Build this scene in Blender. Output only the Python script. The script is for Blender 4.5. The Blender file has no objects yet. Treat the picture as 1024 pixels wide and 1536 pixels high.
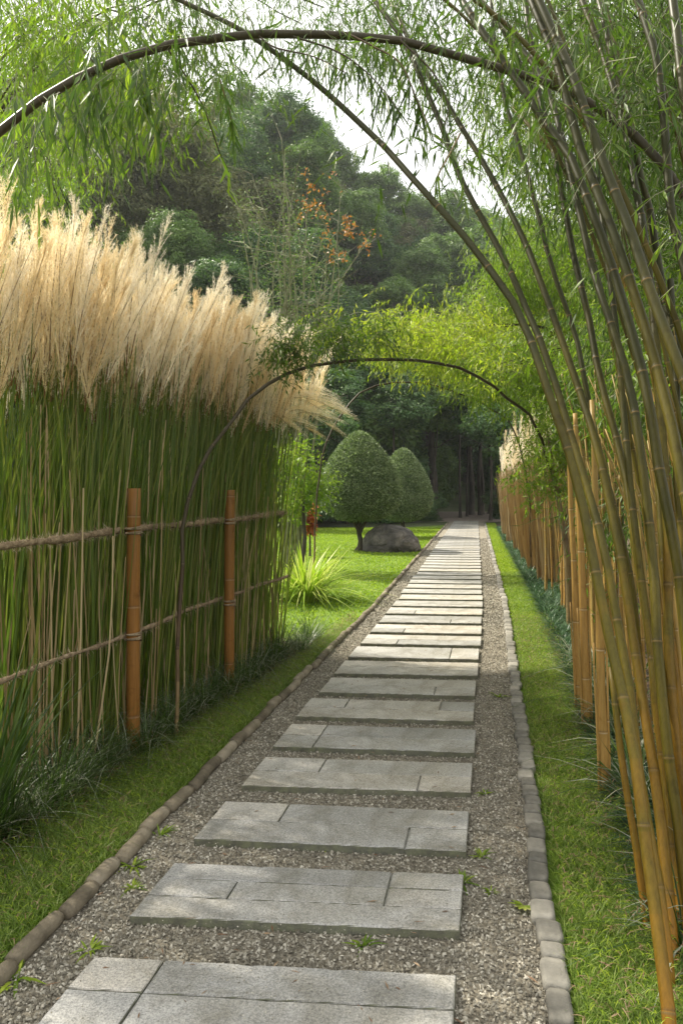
import bpy, bmesh, math, random
import numpy as np
from mathutils import Vector, noise
rng = np.random.default_rng(11); random.seed(11)
SC = bpy.context.scene; COL = SC.collection
F = 1100.0; H = 1.6; CX = 512.0; CY = 735.0
def W(px, py, D): return np.array([(px-CX)/F*D, D, H-(py-CY)/F*D])
def Rx(D):                                   # right edge of the stone slabs
    D = np.asarray(D, float)
    return np.where(D < 10, -.129+.2034*D, -.129+2.034+.184*(D-10))
def FX(D): return -2.586+.29*np.asarray(D, float)      # line of the woven fence
U = lambda a, b, n=None: rng.uniform(a, b, n)
def unit(v): return v/np.maximum(np.linalg.norm(v, axis=-1, keepdims=True), 1e-9)
def rdir(n): return unit(rng.normal(size=(n, 3)))
def sstep(t): t = np.clip(t, 0, 1); return t*t*(3-2*t)
def hill(x, y):
    x = np.asarray(x, float); y = np.asarray(y, float)
    left = 40*sstep((y-31)/60)*sstep((5-x)/9)
    back = 33*sstep((y-55)/44)+1.2*np.sin(x*.21)*sstep((y-60)/20)
    return np.maximum(left, back)
WORDS = ['first','second','third','fourth','fifth','sixth','seventh','eighth','ninth','tenth','eleventh','twelfth','thirteenth','fourteenth','fifteenth','sixteenth','seventeenth','eighteenth','nineteenth']
TENS = ['','','twenty','thirty','forty','fifty','sixty','seventy','eighty','ninety']
def ordw(i):                                 # 1 -> first
    if i < 20: return WORDS[i-1]
    t, u = divmod(i, 10)
    if t >= 10: return '%dth' % i
    return (TENS[t][:-1]+'ieth') if u == 0 else TENS[t]+'-'+WORDS[u-1]

# ---------------------------------------------------------------- geometry
class G:
    def __init__(s): s.v = []; s.q = []; s.t = []; s.qr = []; s.tr = []; s.a = []; s.n = 0
    def add(s, v, q=None, t=None, r=.5, a=0.):
        v = np.asarray(v, float).reshape(-1, 3)
        s.v.append(v); s.a.append(np.broadcast_to(np.asarray(a, float), (len(v),)))
        if q is not None and len(q):
            q = np.asarray(q, int); s.q.append(q+s.n); s.qr.append(np.broadcast_to(np.asarray(r, float), (len(q),)))
        if t is not None and len(t):
            t = np.asarray(t, int); s.t.append(t+s.n); s.tr.append(np.broadcast_to(np.asarray(r, float), (len(t),)))
        s.n += len(v)
    def mesh(s, name, mat, org=(0, 0, 0), smooth=False):
        v = np.concatenate(s.v)-np.asarray(org, float)
        q = np.concatenate(s.q) if s.q else np.zeros((0, 4), int)
        t = np.concatenate(s.t) if s.t else np.zeros((0, 3), int)
        me = bpy.data.meshes.new(name)
        me.vertices.add(len(v)); me.vertices.foreach_set('co', v.astype(np.float32).ravel())
        loops = np.concatenate([q.ravel(), t.ravel()]).astype(np.int32)
        me.loops.add(len(loops)); me.loops.foreach_set('vertex_index', loops)
        st = np.concatenate([np.arange(len(q))*4, len(q)*4+np.arange(len(t))*3]).astype(np.int32)
        me.polygons.add(len(st)); me.polygons.foreach_set('loop_start', st)
        me.update(calc_edges=True); me.validate()
        r = np.concatenate(s.qr+s.tr).astype(np.float32)
        if len(r) == len(me.polygons):
            me.attributes.new('rnd', 'FLOAT', 'FACE').data.foreach_set('value', r)
        me.attributes.new('al', 'FLOAT', 'POINT').data.foreach_set('value', np.concatenate(s.a).astype(np.float32))
        me.polygons.foreach_set('use_smooth', np.full(len(me.polygons), smooth))
        me.materials.append(mat)
        return me
    def strips(s, base, d, side, L, Wd, bend=None, segs=3, prof=None, r=None):
        n = len(base); t = np.linspace(0, 1, segs+1)
        if prof is None: prof = np.interp(t, [0, .25, .7, 1], [.7, 1, .75, .03])
        L = np.broadcast_to(np.asarray(L, float), (n,)); Wd = np.broadcast_to(np.asarray(Wd, float), (n,))
        c = base[:, None]+d[:, None]*(L[:, None]*t)[..., None]
        if bend is not None: c = c+bend[:, None]*(L[:, None]*t**2)[..., None]
        w = side[:, None]*(Wd[:, None]*prof/2)[..., None]
        v = np.stack([c-w, c+w], 2).reshape(-1, 3)
        k = np.arange(segs)*2; one = np.stack([k, k+1, k+3, k+2], 1)
        q = (np.arange(n)[:, None, None]*(2*(segs+1))+one).reshape(-1, 4)
        if r is None: r = rng.random(n)
        s.add(v, q, r=np.repeat(np.broadcast_to(r, (n,)), segs), a=np.tile(np.repeat(t, 2), n))
    def leaves(s, c, d, nrm, L, Wd, r=None):
        n = len(c); side = unit(np.cross(d, nrm)); L = np.broadcast_to(L, (n,))[:, None]; w = np.broadcast_to(Wd, (n,))[:, None]/2
        m = c+d*L*.42; v = np.stack([c, m+side*w, c+d*L-nrm*L*.08, m-side*w], 1).reshape(-1, 3)
        q = np.arange(n*4).reshape(-1, 4)
        s.add(v, q, r=rng.random(n) if r is None else r)
    def tubes(s, P, rad, sides=4, r=None, a=None):
        N, K, _ = P.shape; T = unit(np.gradient(P, axis=1))
        ref = np.where(np.abs(T[..., 2:3]) > .9, np.array([1., 0, 0]), np.array([0, 0, 1.]))
        if np.mean(np.abs(T[..., 2])) > .5: ref = np.broadcast_to(np.array([1., .3, 0]), T.shape)
        A = unit(np.cross(T, ref)); B = np.cross(T, A)
        th = np.arange(sides)/sides*2*math.pi
        rad = np.broadcast_to(rad, (N, K))
        v = P[:, :, None]+rad[:, :, None, None]*(A[:, :, None]*np.cos(th)[:, None]+B[:, :, None]*np.sin(th)[:, None])
        k = np.arange(K-1)[:, None]*sides; j = np.arange(sides)[None]; j2 = (j+1) % sides
        one = np.stack([k+j, k+j2, k+sides+j2, k+sides+j], -1).reshape(-1, 4)
        q = (np.arange(N)[:, None, None]*K*sides+one).reshape(-1, 4)
        if r is None: r = rng.random(N)
        aa = 0. if a is None else np.repeat(np.broadcast_to(a, (N, K)).ravel(), sides)
        s.add(v.reshape(-1, 3), q, r=np.repeat(np.broadcast_to(r, (N,)), len(one)), a=aa)
        # end cap on last ring (fan)
        if sides > 5:
            for i in range(N):
                b = s.n-N*K*sides+i*K*sides+(K-1)*sides
                s.v.append(P[i, -1][None]); s.a.append(np.zeros(1)); ci = s.n; s.n += 1
                s.t.append(np.array([[b+x, b+(x+1) % sides, ci] for x in range(sides)])); s.tr.append(np.full(sides, float(np.broadcast_to(r, (N,))[i])))
    def box(s, x0, x1, y0, y1, z0, z1, r=.5, M=None, bev=.004):
        # bevelled top box; M maps (u,v,z)->world
        v = []
        for z, e in ((z0, 0), (z1-bev, 0), (z1, bev)):
            v += [(x0+e, y0+e, z), (x1-e, y0+e, z), (x1-e, y1-e, z), (x0+e, y1-e, z)]
        v = np.array(v)
        if M is not None: v = M(v)
        q = []
        for k in (0, 4):
            for j in range(4): q.append([k+j, k+(j+1) % 4, k+4+(j+1) % 4, k+4+j])
        q.append([8, 9, 10, 11])
        s.add(v, q, r=r)

def chipbox(g, x0, x1, y0, y1, z0, z1, r, M, chip=.004, dep=.4, wid=1.19):
    nu = max(3, int((x1-x0)*wid/.035)); nv = max(2, int((y1-y0)*dep/.035))
    P = [(x0+(x1-x0)*i/nu, y0, 0) for i in range(nu)]+[(x1, y0+(y1-y0)*i/nv, 1) for i in range(nv)]+[(x1-(x1-x0)*i/nu, y1, 2) for i in range(nu)]+[(x0, y1-(y1-y0)*i/nv, 3) for i in range(nv)]
    n = len(P); cx, cy = (x0+x1)/2, (y0+y1)/2; rings = []
    jit = [abs(random.gauss(0, .35))+(random.random() < .06)*random.uniform(1, 2.6) for _ in P]
    for z, ins, jj in ((z0, 0, 0), (z1-.006, 0, .3), (z1-.002, .0018, 1), (z1, .0045, 1.25)):
        row = []
        for (x, y, sd), j in zip(P, jit):
            e = ins+chip*jj*j*.5; x = x+(e/wid)*(1 if x < cx else -1)*(1 if sd in (1, 3) or x in (x0, x1) else 0); y = y+(e/dep)*(1 if y < cy else -1)*(1 if sd in (0, 2) or y in (y0, y1) else 0)
            row.append((x, y, z-(.0012*j if jj >= 1 and z < z1 else 0)))
        rings += row
    v = M(np.array(rings+[(cx, cy, z1)])); q = [[k*n+j, k*n+(j+1) % n, (k+1)*n+(j+1) % n, (k+1)*n+j] for k in range(3) for j in range(n)]
    g.add(v, q, [[3*n+j, 3*n+(j+1) % n, 4*n] for j in range(n)], r=r)

def rough(o, label=None, cat=None, group=None, kind=None, category=None):
    cat = cat or category
    for k, x in (('label', label), ('category', cat), ('group', group), ('kind', kind)):
        if x: o[k] = x
    return o
def empty(name, loc, label, cat, group=None):
    o = bpy.data.objects.new(name, None); COL.objects.link(o); o.location = [float(x) for x in loc]; o.empty_display_size = .1
    return rough(o, label, cat, group)
def put(name, g, mat, parent=None, org=(0, 0, 0), smooth=False, **kw):
    me = g.mesh(name, mat, org, smooth); o = bpy.data.objects.new(name, me); COL.objects.link(o)
    if parent is not None: o.parent = parent
    else: o.location = [float(x) for x in org]
    return rough(o, **kw)
def inst(name, me, parent=None, loc=(0, 0, 0), rot=(0, 0, 0), sc=(1, 1, 1), mat=None, **kw):
    o = bpy.data.objects.new(name, me); COL.objects.link(o); o.parent = parent
    o.location = [float(x) for x in loc]; o.rotation_euler = rot; o.scale = sc if hasattr(sc, '__len__') else (sc,)*3
    if mat is not None: o.material_slots[0].link = 'OBJECT'; o.material_slots[0].material = mat
    return rough(o, **kw)
def spline(pts, n):
    pts = np.asarray(pts, float); P = np.vstack([2*pts[0]-pts[1], pts, 2*pts[-1]-pts[-2]])
    out = []; m = len(pts)-1
    for u in np.linspace(0, m-1e-6, n):
        i = int(u); t = u-i; a, b, c, d = P[i:i+4]
        out.append(.5*((2*b)+(-a+c)*t+(2*a-5*b+4*c-d)*t*t+(-a+3*b-3*c+d)*t**3))
    return np.array(out)

# ---------------------------------------------------------------- materials
def mat(name):
    m = bpy.data.materials.new(name); m.use_nodes = True; nt = m.node_tree; nt.nodes.clear()
    return m, nt, nt.nodes, nt.links, nt.nodes.new('ShaderNodeOutputMaterial')
def ramp(nt, src, stops):
    r = nt.nodes.new('ShaderNodeValToRGB'); e = r.color_ramp.elements
    while len(e) < len(stops): e.new(.5)
    for i, (p, c) in enumerate(stops): e[i].position = p; e[i].color = (*c, 1)
    nt.links.new(src, r.inputs[0]); return r.outputs[0]
def noi(nt, scale, detail=4, rough_=.55, coord='Object', dist=0., stretch=None):
    tc = nt.nodes.new('ShaderNodeTexCoord'); n = nt.nodes.new('ShaderNodeTexNoise')
    n.inputs['Scale'].default_value = scale; n.inputs['Detail'].default_value = detail; n.inputs['Roughness'].default_value = rough_; n.inputs['Distortion'].default_value = dist
    src = tc.outputs[coord]
    if stretch:
        mp = nt.nodes.new('ShaderNodeMapping'); mp.inputs['Scale'].default_value = stretch; nt.links.new(src, mp.inputs[0]); src = mp.outputs[0]
    nt.links.new(src, n.inputs['Vector']); return n.outputs['Fac']
def att(nt, name):
    a = nt.nodes.new('ShaderNodeAttribute'); a.attribute_name = name; return a.outputs['Fac']
def mix(nt, f, a, b, mode='MIX'):
    m = nt.nodes.new('ShaderNodeMix'); m.data_type = 'RGBA'; m.blend_type = mode; m.clamp_factor = True
    for s, x in ((m.inputs[0], f), (m.inputs[6], a), (m.inputs[7], b)):
        if isinstance(x, (int, float)): s.default_value = x
        elif isinstance(x, tuple): s.default_value = (*x, 1)
        else: nt.links.new(x, s)
    return m.outputs[2]
def mth(nt, op, a, b=0.):
    m = nt.nodes.new('ShaderNodeMath'); m.operation = op
    for s, x in ((m.inputs[0], a), (m.inputs[1], b)):
        if isinstance(x, (int, float)): s.default_value = x
        else: nt.links.new(x, s)
    return m.outputs[0]
def leafmat(name, c0, c1, c2, trans=.4, rough_=.45, ns=1.5, spec=.35, tint=(1.12, 1.27, .72)):
    m, nt, N, Lk, out = mat(name)
    f = mth(nt, 'ADD', mth(nt, 'MULTIPLY', att(nt, 'rnd'), .6), mth(nt, 'MULTIPLY', noi(nt, ns, 2), .4))
    c = ramp(nt, f, [(.15, c0), (.5, c1), (.85, c2)] if name != 'plume_hair' else [(.30, (.22, .13, .05)), (.38, c0), (.6, c1), (.8, c2)])
    p = N.new('ShaderNodeBsdfPrincipled'); p.inputs['Roughness'].default_value = rough_; p.inputs['Specular IOR Level'].default_value = spec
    Lk.new(c, p.inputs['Base Color'])
    t = N.new('ShaderNodeBsdfTranslucent'); Lk.new(mix(nt, 1., c, tint, 'MULTIPLY'), t.inputs[0])
    x = N.new('ShaderNodeMixShader'); x.inputs[0].default_value = trans
    Lk.new(p.outputs[0], x.inputs[1]); Lk.new(t.outputs[0], x.inputs[2]); Lk.new(x.outputs[0], out.inputs[0])
    return m
def solid(name, stops, scale, rough_=.8, bump=.3, bscale=None, bdist=.01, detail=5, use_rnd=.0, stretch=None, spec=.3, coord='Object'):
    m, nt, N, Lk, out = mat(name)
    f = noi(nt, scale, detail, .6, coord, stretch=stretch)
    if use_rnd: f = mth(nt, 'ADD', mth(nt, 'MULTIPLY', att(nt, 'rnd'), use_rnd), mth(nt, 'MULTIPLY', f, 1-use_rnd))
    p = N.new('ShaderNodeBsdfPrincipled'); p.inputs['Roughness'].default_value = rough_; p.inputs['Specular IOR Level'].default_value = spec
    Lk.new(ramp(nt, f, stops), p.inputs['Base Color'])
    if bump:
        b = N.new('ShaderNodeBump'); b.inputs['Strength'].default_value = bump; b.inputs['Distance'].default_value = bdist
        Lk.new(noi(nt, bscale or scale*2, 6, .65, coord, stretch=stretch), b.inputs['Height']); Lk.new(b.outputs[0], p.inputs['Normal'])
    Lk.new(p.outputs[0], out.inputs[0]); return m

M = {}
M['bright'] = leafmat('bright_bamboo_leaf', (.10, .18, .018), (.19, .29, .028), (.34, .41, .05), .5)
M['yellow'] = leafmat('yellow_green_leaf', (.15, .23, .02), (.30, .38, .03), (.52, .52, .07), .5)
M['midleaf'] = leafmat('bamboo_leaf', (.04, .085, .014), (.085, .15, .022), (.18, .26, .04), .46)
M['hangleaf'] = leafmat('hanging_leaf', (.035, .07, .012), (.07, .125, .018), (.15, .22, .03), .42)
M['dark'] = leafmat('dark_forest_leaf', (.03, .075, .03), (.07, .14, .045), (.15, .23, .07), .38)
M['olive'] = leafmat('olive_leaf', (.07, .09, .035), (.135, .155, .06), (.24, .245, .10), .33, tint=(1.1, 1.1, .8))
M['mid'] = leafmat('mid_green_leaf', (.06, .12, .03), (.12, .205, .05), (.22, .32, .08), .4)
M['light'] = leafmat('light_green_leaf', (.06, .12, .03), (.11, .19, .045), (.18, .27, .07), .35)
M['topi'] = leafmat('clipped_leaf', (.06, .095, .04), (.15, .21, .09), (.36, .42, .25), .25, .42, 3, .5)
M['blade'] = leafmat('turf_blade', (.10, .165, .028), (.20, .30, .05), (.42, .46, .16), .45, .42, 2.)
M['lawnblade'] = leafmat('lawn_blade', (.14, .22, .015), (.24, .34, .022), (.36, .43, .035), .45, .5, .7)
M['tuft'] = leafmat('strappy_leaf', (.024, .052, .009), (.045, .088, .014), (.10, .15, .026), .3, .4)
M['mondo'] = leafmat('mondo_leaf', (.022, .055, .026), (.042, .092, .042), (.10, .165, .09), .25, .4)
M['paleblade'] = leafmat('pale_leaf', (.17, .20, .14), (.27, .29, .22), (.40, .40, .30), .3, .5, tint=(1, 1, .8))
M['stalk'] = leafmat('reed_stalk', (.07, .125, .016), (.135, .195, .026), (.28, .28, .07), .42, .4, 2.5)
M['drystalk'] = leafmat('dry_reed_stalk', (.26, .18, .08), (.42, .31, .15), (.56, .45, .26), .3, .5, 1.5, tint=(1.1, 1, .7))
M['plume'] = leafmat('plume_hair', (.88, .79, .60), (.94, .89, .76), (.98, .96, .90), .5, .6, 1.2, .2, (1.05, 1.02, .95))
M['rachis'] = leafmat('plume_stem', (.20, .13, .05), (.35, .24, .10), (.5, .38, .2), .2)
M['orange'] = leafmat('orange_leaf', (.24, .10, .025), (.36, .17, .045), (.42, .26, .08), .35, tint=(1.1, 1, .7))
M['red'] = leafmat('red_leaf', (.28, .05, .02), (.42, .12, .03), (.5, .3, .05), .35, tint=(1.1, 1, .7))
M['flax'] = leafmat('variegated_leaf', (.16, .28, .02), (.32, .42, .04), (.60, .60, .22), .4)
M['bark'] = solid('bark', [(.3, (.03, .025, .018)), (.7, (.095, .08, .06))], 6, .9, .6, 14, .02, stretch=(1, 1, .25))
M['twig'] = solid('twig', [(.3, (.12, .13, .07)), (.7, (.28, .27, .17))], 8, .8, 0)
M['soil'] = solid('soil', [(.3, (.035, .025, .016)), (.6, (.09, .06, .04)), (.8, (.17, .12, .08))], 14, .95, .8, 60, .02)
M['litter'] = leafmat('dead_leaf', (.10, .055, .03), (.20, .12, .07), (.33, .24, .15), .15, .7, tint=(1, 1, .9))
M['lawn'] = solid('lawn_turf', [(.3, (.07, .13, .012)), (.6, (.13, .21, .02)), (.8, (.20, .27, .03))], 3, .9, .5, 120, .02)
M['ground'] = solid('earth', [(.3, (.04, .06, .02)), (.7, (.09, .10, .045))], .8, .95, .3, 10, .05)
M['paving'] = solid('far_paving', [(.3, (.20, .16, .13)), (.7, (.32, .27, .23))], 2, .9, .2, 30)
M['gravel'] = solid('gravel', [(.3, (.10, .088, .065)), (.5, (.24, .215, .165)), (.7, (.42, .385, .31))], 60, .95, 1., 90, .02, 8)
M['chip'] = leafmat('gravel_chip', (.10, .09, .07), (.27, .25, .20), (.56, .53, .45), .0, .9, 6, .2)
M['straw'] = solid('straw_rope', [(.3, (.12, .085, .05)), (.55, (.28, .21, .13)), (.75, (.46, .37, .25))], 30, .95, .8, 120, .01)
M['fibre'] = leafmat('straw_fibre', (.18, .13, .08), (.36, .28, .18), (.56, .48, .34), .2, .8, tint=(1, 1, .9))
M['log'] = solid('edging_log', [(.3, (.09, .075, .052)), (.55, (.20, .17, .12)), (.8, (.34, .30, .23))], 9, .85, .7, 45, .012, use_rnd=.35)
M['cobble'] = solid('edging_stone', [(.3, (.11, .105, .09)), (.55, (.22, .21, .18)), (.8, (.36, .34, .30))], 12, .85, .6, 70, .008, use_rnd=.35)

def slabmat():
    m, nt, N, Lk, out = mat('granite_slab')
    base = ramp(nt, mth(nt, 'ADD', mth(nt, 'MULTIPLY', att(nt, 'rnd'), .55), mth(nt, 'MULTIPLY', noi(nt, 3.5, 5), .45)), [(.2, (.29, .29, .28)), (.5, (.38, .375, .355)), (.85, (.47, .44, .385))])
    sp = ramp(nt, noi(nt, 150, 4, .85), [(.36, (.5, .5, .5)), (.5, (1, 1, 1)), (.64, (1.45, 1.43, 1.4))])
    c = mix(nt, 1., base, sp, 'MULTIPLY')
    st = ramp(nt, noi(nt, 2.3, 7, .72, dist=.8), [(.38, (.56, .54, .47)), (.58, (1, 1, 1))])
    c = mix(nt, .85, c, st, 'MULTIPLY')
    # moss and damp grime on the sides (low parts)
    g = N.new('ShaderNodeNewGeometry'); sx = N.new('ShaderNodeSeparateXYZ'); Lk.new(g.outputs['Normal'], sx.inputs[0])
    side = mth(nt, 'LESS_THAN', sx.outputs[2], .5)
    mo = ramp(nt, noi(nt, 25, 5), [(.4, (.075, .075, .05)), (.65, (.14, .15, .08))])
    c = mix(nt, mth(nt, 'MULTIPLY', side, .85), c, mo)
    p = N.new('ShaderNodeBsdfPrincipled'); p.inputs['Roughness'].default_value = .62; p.inputs['Specular IOR Level'].default_value = .4
    Lk.new(c, p.inputs['Base Color']); b = N.new('ShaderNodeBump'); b.inputs['Strength'].default_value = .6; b.inputs['Distance'].default_value = .004
    Lk.new(noi(nt, 220, 3), b.inputs['Height']); Lk.new(b.outputs[0], p.inputs['Normal']); Lk.new(p.outputs[0], out.inputs[0]); return m
M['slab'] = slabmat()
def canemat(name, gold, green, dk, ringc=(.42, .33, .2)):
    m, nt, N, Lk, out = mat(name)
    f = mth(nt, 'ADD', att(nt, 'rnd'), mth(nt, 'MULTIPLY', mth(nt, 'SUBTRACT', noi(nt, 2.2, 4, stretch=(3, 3, .8)), .5), .9))
    c = ramp(nt, f, [(.05, gold), (.5, green), (.95, dk)])
    st = ramp(nt, noi(nt, 26, 6, .7, stretch=(3.5, 3.5, .12)), [(.33, (.62, .58, .45)), (.55, (1.0, 1.0, 1.0)), (.72, (1.25, 1.2, 1.0))])
    c = mix(nt, .6, c, st, 'MULTIPLY')
    bl = ramp(nt, noi(nt, 9, 5, .7), [(.56, (1, 1, 1)), (.70, (.5, .42, .32))])
    c = mix(nt, .75, c, bl, 'MULTIPLY')
    al = att(nt, 'al')
    c = mix(nt, mth(nt, 'MULTIPLY', mth(nt, 'MAXIMUM', mth(nt, 'SUBTRACT', al, .45), 0.), 1.7), c, ringc)
    dkf = mth(nt, 'MULTIPLY', mth(nt, 'MAXIMUM', mth(nt, 'MULTIPLY', al, -1.), 0.), .75)
    c = mix(nt, dkf, c, (.03, .02, .012))
    p = N.new('ShaderNodeBsdfPrincipled'); p.inputs['Roughness'].default_value = .45; p.inputs['Specular IOR Level'].default_value = .22
    Lk.new(c, p.inputs['Base Color']); Lk.new(p.outputs[0], out.inputs[0]); return m
M['cane'] = canemat('bamboo_culm', (.25, .12, .013), (.10, .08, .008), (.032, .033, .006), (.15, .10, .035))  # dark third tone paints the backlit shade of the upper canes into their olive
M['goldcane'] = canemat('golden_culm', (.38, .225, .065), (.31, .22, .07), (.20, .18, .06))
M['arch'] = canemat('brown_arched_cane', (.24, .17, .08), (.07, .045, .028), (.055, .045, .025), (.12, .085, .05))
M['post'] = canemat('varnished_bamboo', (.25, .115, .028), (.21, .10, .026), (.12, .06, .02), (.26, .17, .09))

# ---------------------------------------------------------------- world, sun, camera
SUN_EL = math.radians(50); SUN_AZ = math.radians(-60)      # azimuth from +Y towards +X
w = bpy.data.worlds.new('World'); SC.world = w; w.use_nodes = True; nt = w.node_tree
bg = nt.nodes['Background']; sky = nt.nodes.new('ShaderNodeTexSky'); sky.sky_type = 'NISHITA'; sky.sun_disc = False
sky.sun_elevation = SUN_EL; sky.sun_rotation = SUN_AZ; sky.dust_density = 5; sky.air_density = 1; sky.ozone_density = .6
tc = nt.nodes.new('ShaderNodeTexCoord'); cn = nt.nodes.new('ShaderNodeTexNoise'); cn.inputs['Scale'].default_value = 2.2; cn.inputs['Detail'].default_value = 5
nt.links.new(tc.outputs['Generated'], cn.inputs[0])
cr = ramp(nt, cn.outputs['Fac'], [(.3, (.5, .5, .5)), (.65, (1, 1, 1))])
mx = mix(nt, cr, sky.outputs[0], (10.5, 10.4, 10.0))
nt.links.new(mx, bg.inputs[0]); bg.inputs[1].default_value = .10
sd = bpy.data.lights.new('sun', 'SUN'); sd.energy = 5.0; sd.angle = math.radians(1.2); sd.color = (1, .92, .78)
so = bpy.data.objects.new('sun', sd); COL.objects.link(so)
tosun = Vector((math.sin(SUN_AZ)*math.cos(SUN_EL), math.cos(SUN_AZ)*math.cos(SUN_EL), math.sin(SUN_EL)))
so.rotation_euler = tosun.to_track_quat('Z', 'Y').to_euler(); so.location = (0, 0, 60)
cd = bpy.data.cameras.new('camera'); co = bpy.data.objects.new('camera', cd); COL.objects.link(co); SC.camera = co
co.location = (0, 0, H); co.rotation_euler = (math.pi/2, 0, 0)
cd.sensor_fit = 'VERTICAL'; cd.sensor_height = 36; cd.lens = F/1536*36; cd.shift_y = -(768-CY)/1536; cd.clip_end = 2000; cd.clip_start = .05
SC.view_settings.view_transform = 'Standard'; SC.view_settings.look = 'None'; SC.view_settings.exposure = .85; SC.view_settings.gamma = 1
SC.cycles.use_denoising = True; SC.cycles.max_bounces = 8; SC.cycles.diffuse_bounces = 6; SC.cycles.glossy_bounces = 2
SC.cycles.transmission_bounces = 4; SC.cycles.transparent_max_bounces = 4; SC.cycles.caustics_reflective = False; SC.cycles.caustics_refractive = False
SC.cycles.sample_clamp_indirect = 6

# ---------------------------------------------------------------- setting
def sheet(name, xa, xb, ya, z, m, n=60, wob=0.):
    g = G(); xs = [xa, xb]; v = []; q = []
    for i, y in enumerate(ya):
        a = xa(y); b = xb(y)
        if wob: a += wob*noise.noise(Vector((y*3, 1.7, 0))); b += wob*noise.noise(Vector((y*3, 9.1, 0)))
        v += [(a, y, z), (b, y, z)]
        if i: q.append([2*i-2, 2*i-1, 2*i+1, 2*i])
    g.add(v, q); return put(name, g, m, kind='structure')
g = G(); xs = np.concatenate([np.linspace(-300, -60, 9), np.linspace(-50, 50, 51), np.linspace(60, 300, 9)]); ys = np.concatenate([[-60, -20], np.linspace(0, 110, 56), [150, 220, 320, 500]])
X, Y = np.meshgrid(xs, ys); Z = hill(X, Y); nx = len(xs)
i, j = np.meshgrid(np.arange(len(ys)-1), np.arange(nx-1), indexing='ij'); k = i*nx+j
g.add(np.stack([X, Y, Z], -1).reshape(-1, 3), np.stack([k, k+1, k+nx+1, k+nx], -1).reshape(-1, 4)); put('ground', g, M['ground'], smooth=True, kind='structure')
ya = np.concatenate([np.linspace(-1, 12, 40), np.linspace(12.5, 34, 40)])
sheet('lawn', lambda y: -26, lambda y: float(Rx(y))-1.40, ya, .004, M['lawn'])
sheet('grass_verge', lambda y: float(Rx(y))+.34, lambda y: float(Rx(y))+.95, ya, .006, M['lawn'])
sheet('planting_bed', lambda y: float(Rx(y))+.78, lambda y: 14, ya, .010, M['soil'], wob=.05)
sheet('fence_bed', lambda y: float(FX(y))-.95, lambda y: float(FX(y))+.17, np.linspace(1.5, 7.7, 50), .009, M['soil'], wob=.09)
sheet('gravel_path', lambda y: float(Rx(y))-1.44, lambda y: float(Rx(y))+.34, np.concatenate([np.linspace(-1, 12, 60), np.linspace(12.5, 37, 30)]), .013, M['gravel'])
sheet('far_paving', lambda y: 3.0 if y > 39 else 4.6, lambda y: 13, [36.5, 38, 39.5, 42, 48, 54], .017, M['paving'])
sheet('far_lawn', lambda y: -8, lambda y: 22, [54.2, 58], .02, M['lawn'])

# gravel chips
def onslab(x, y):
    return (x > Rx(y)-1.2) & (x < Rx(y))
def chips(n, y0, y1, s0, s1, name):
    y = y0+(y1-y0)*rng.random(n)**1.5; x = Rx(y)+U(-1.42, .33, n)
    c = np.stack([x, y, np.full(n, .014)+U(0, .006, n)], 1); sz = U(s0, s1, n)
    a = U(0, 6.28, n); tl = U(-.6, .6, (n, 2))
    d1 = np.stack([np.cos(a), np.sin(a), tl[:, 0]], 1)*sz[:, None]; d2 = np.stack([-np.sin(a), np.cos(a), tl[:, 1]], 1)*(sz*U(.35, .8, n))[:, None]
    up = np.array([0, 0, 1.])*(sz*U(.35, .6, n))[:, None]
    k = U(.6, 1.1, (4, n, 1))
    v = np.stack([c-d1*k[0]-up*.3, c-d2*k[1]-up*.3, c+d1*k[2]-up*.3, c+d2*k[3]-up*.3, c+up-d1*.35*k[1], c+up+d1*.4*k[0]+d2*.2], 1).reshape(-1, 3)
    f = np.array([[0, 1, 4, 4], [1, 2, 5, 4], [2, 3, 5, 5], [3, 0, 4, 5]])
    b = np.arange(n)[:, None]*6; g = G()
    q = np.concatenate([b+np.array([[1, 2, 5, 4]]), b+np.array([[3, 0, 4, 5]])]); t = np.concatenate([b+np.array([[0, 1, 4]]), b+np.array([[2, 3, 5]])])
    r = rng.random(n)**1.2
    g.add(v, q, r=np.tile(r, 2)); g.t.append(t); g.tr.append(np.tile(r, 2))
    return g
g = chips(85000, 2.0, 9.5, .003, .011, 'gravel'); put('gravel', g, M['chip'], kind='stuff', label='loose pale grit and wood chips covering the path between slabs', category='gravel')

g = chips(40000, 8.5, 24, .008, .018, 'gravel'); put('gravel', g, M['chip'], kind='stuff', label='coarser looking grit on the farther part of the path', category='gravel')

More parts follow.
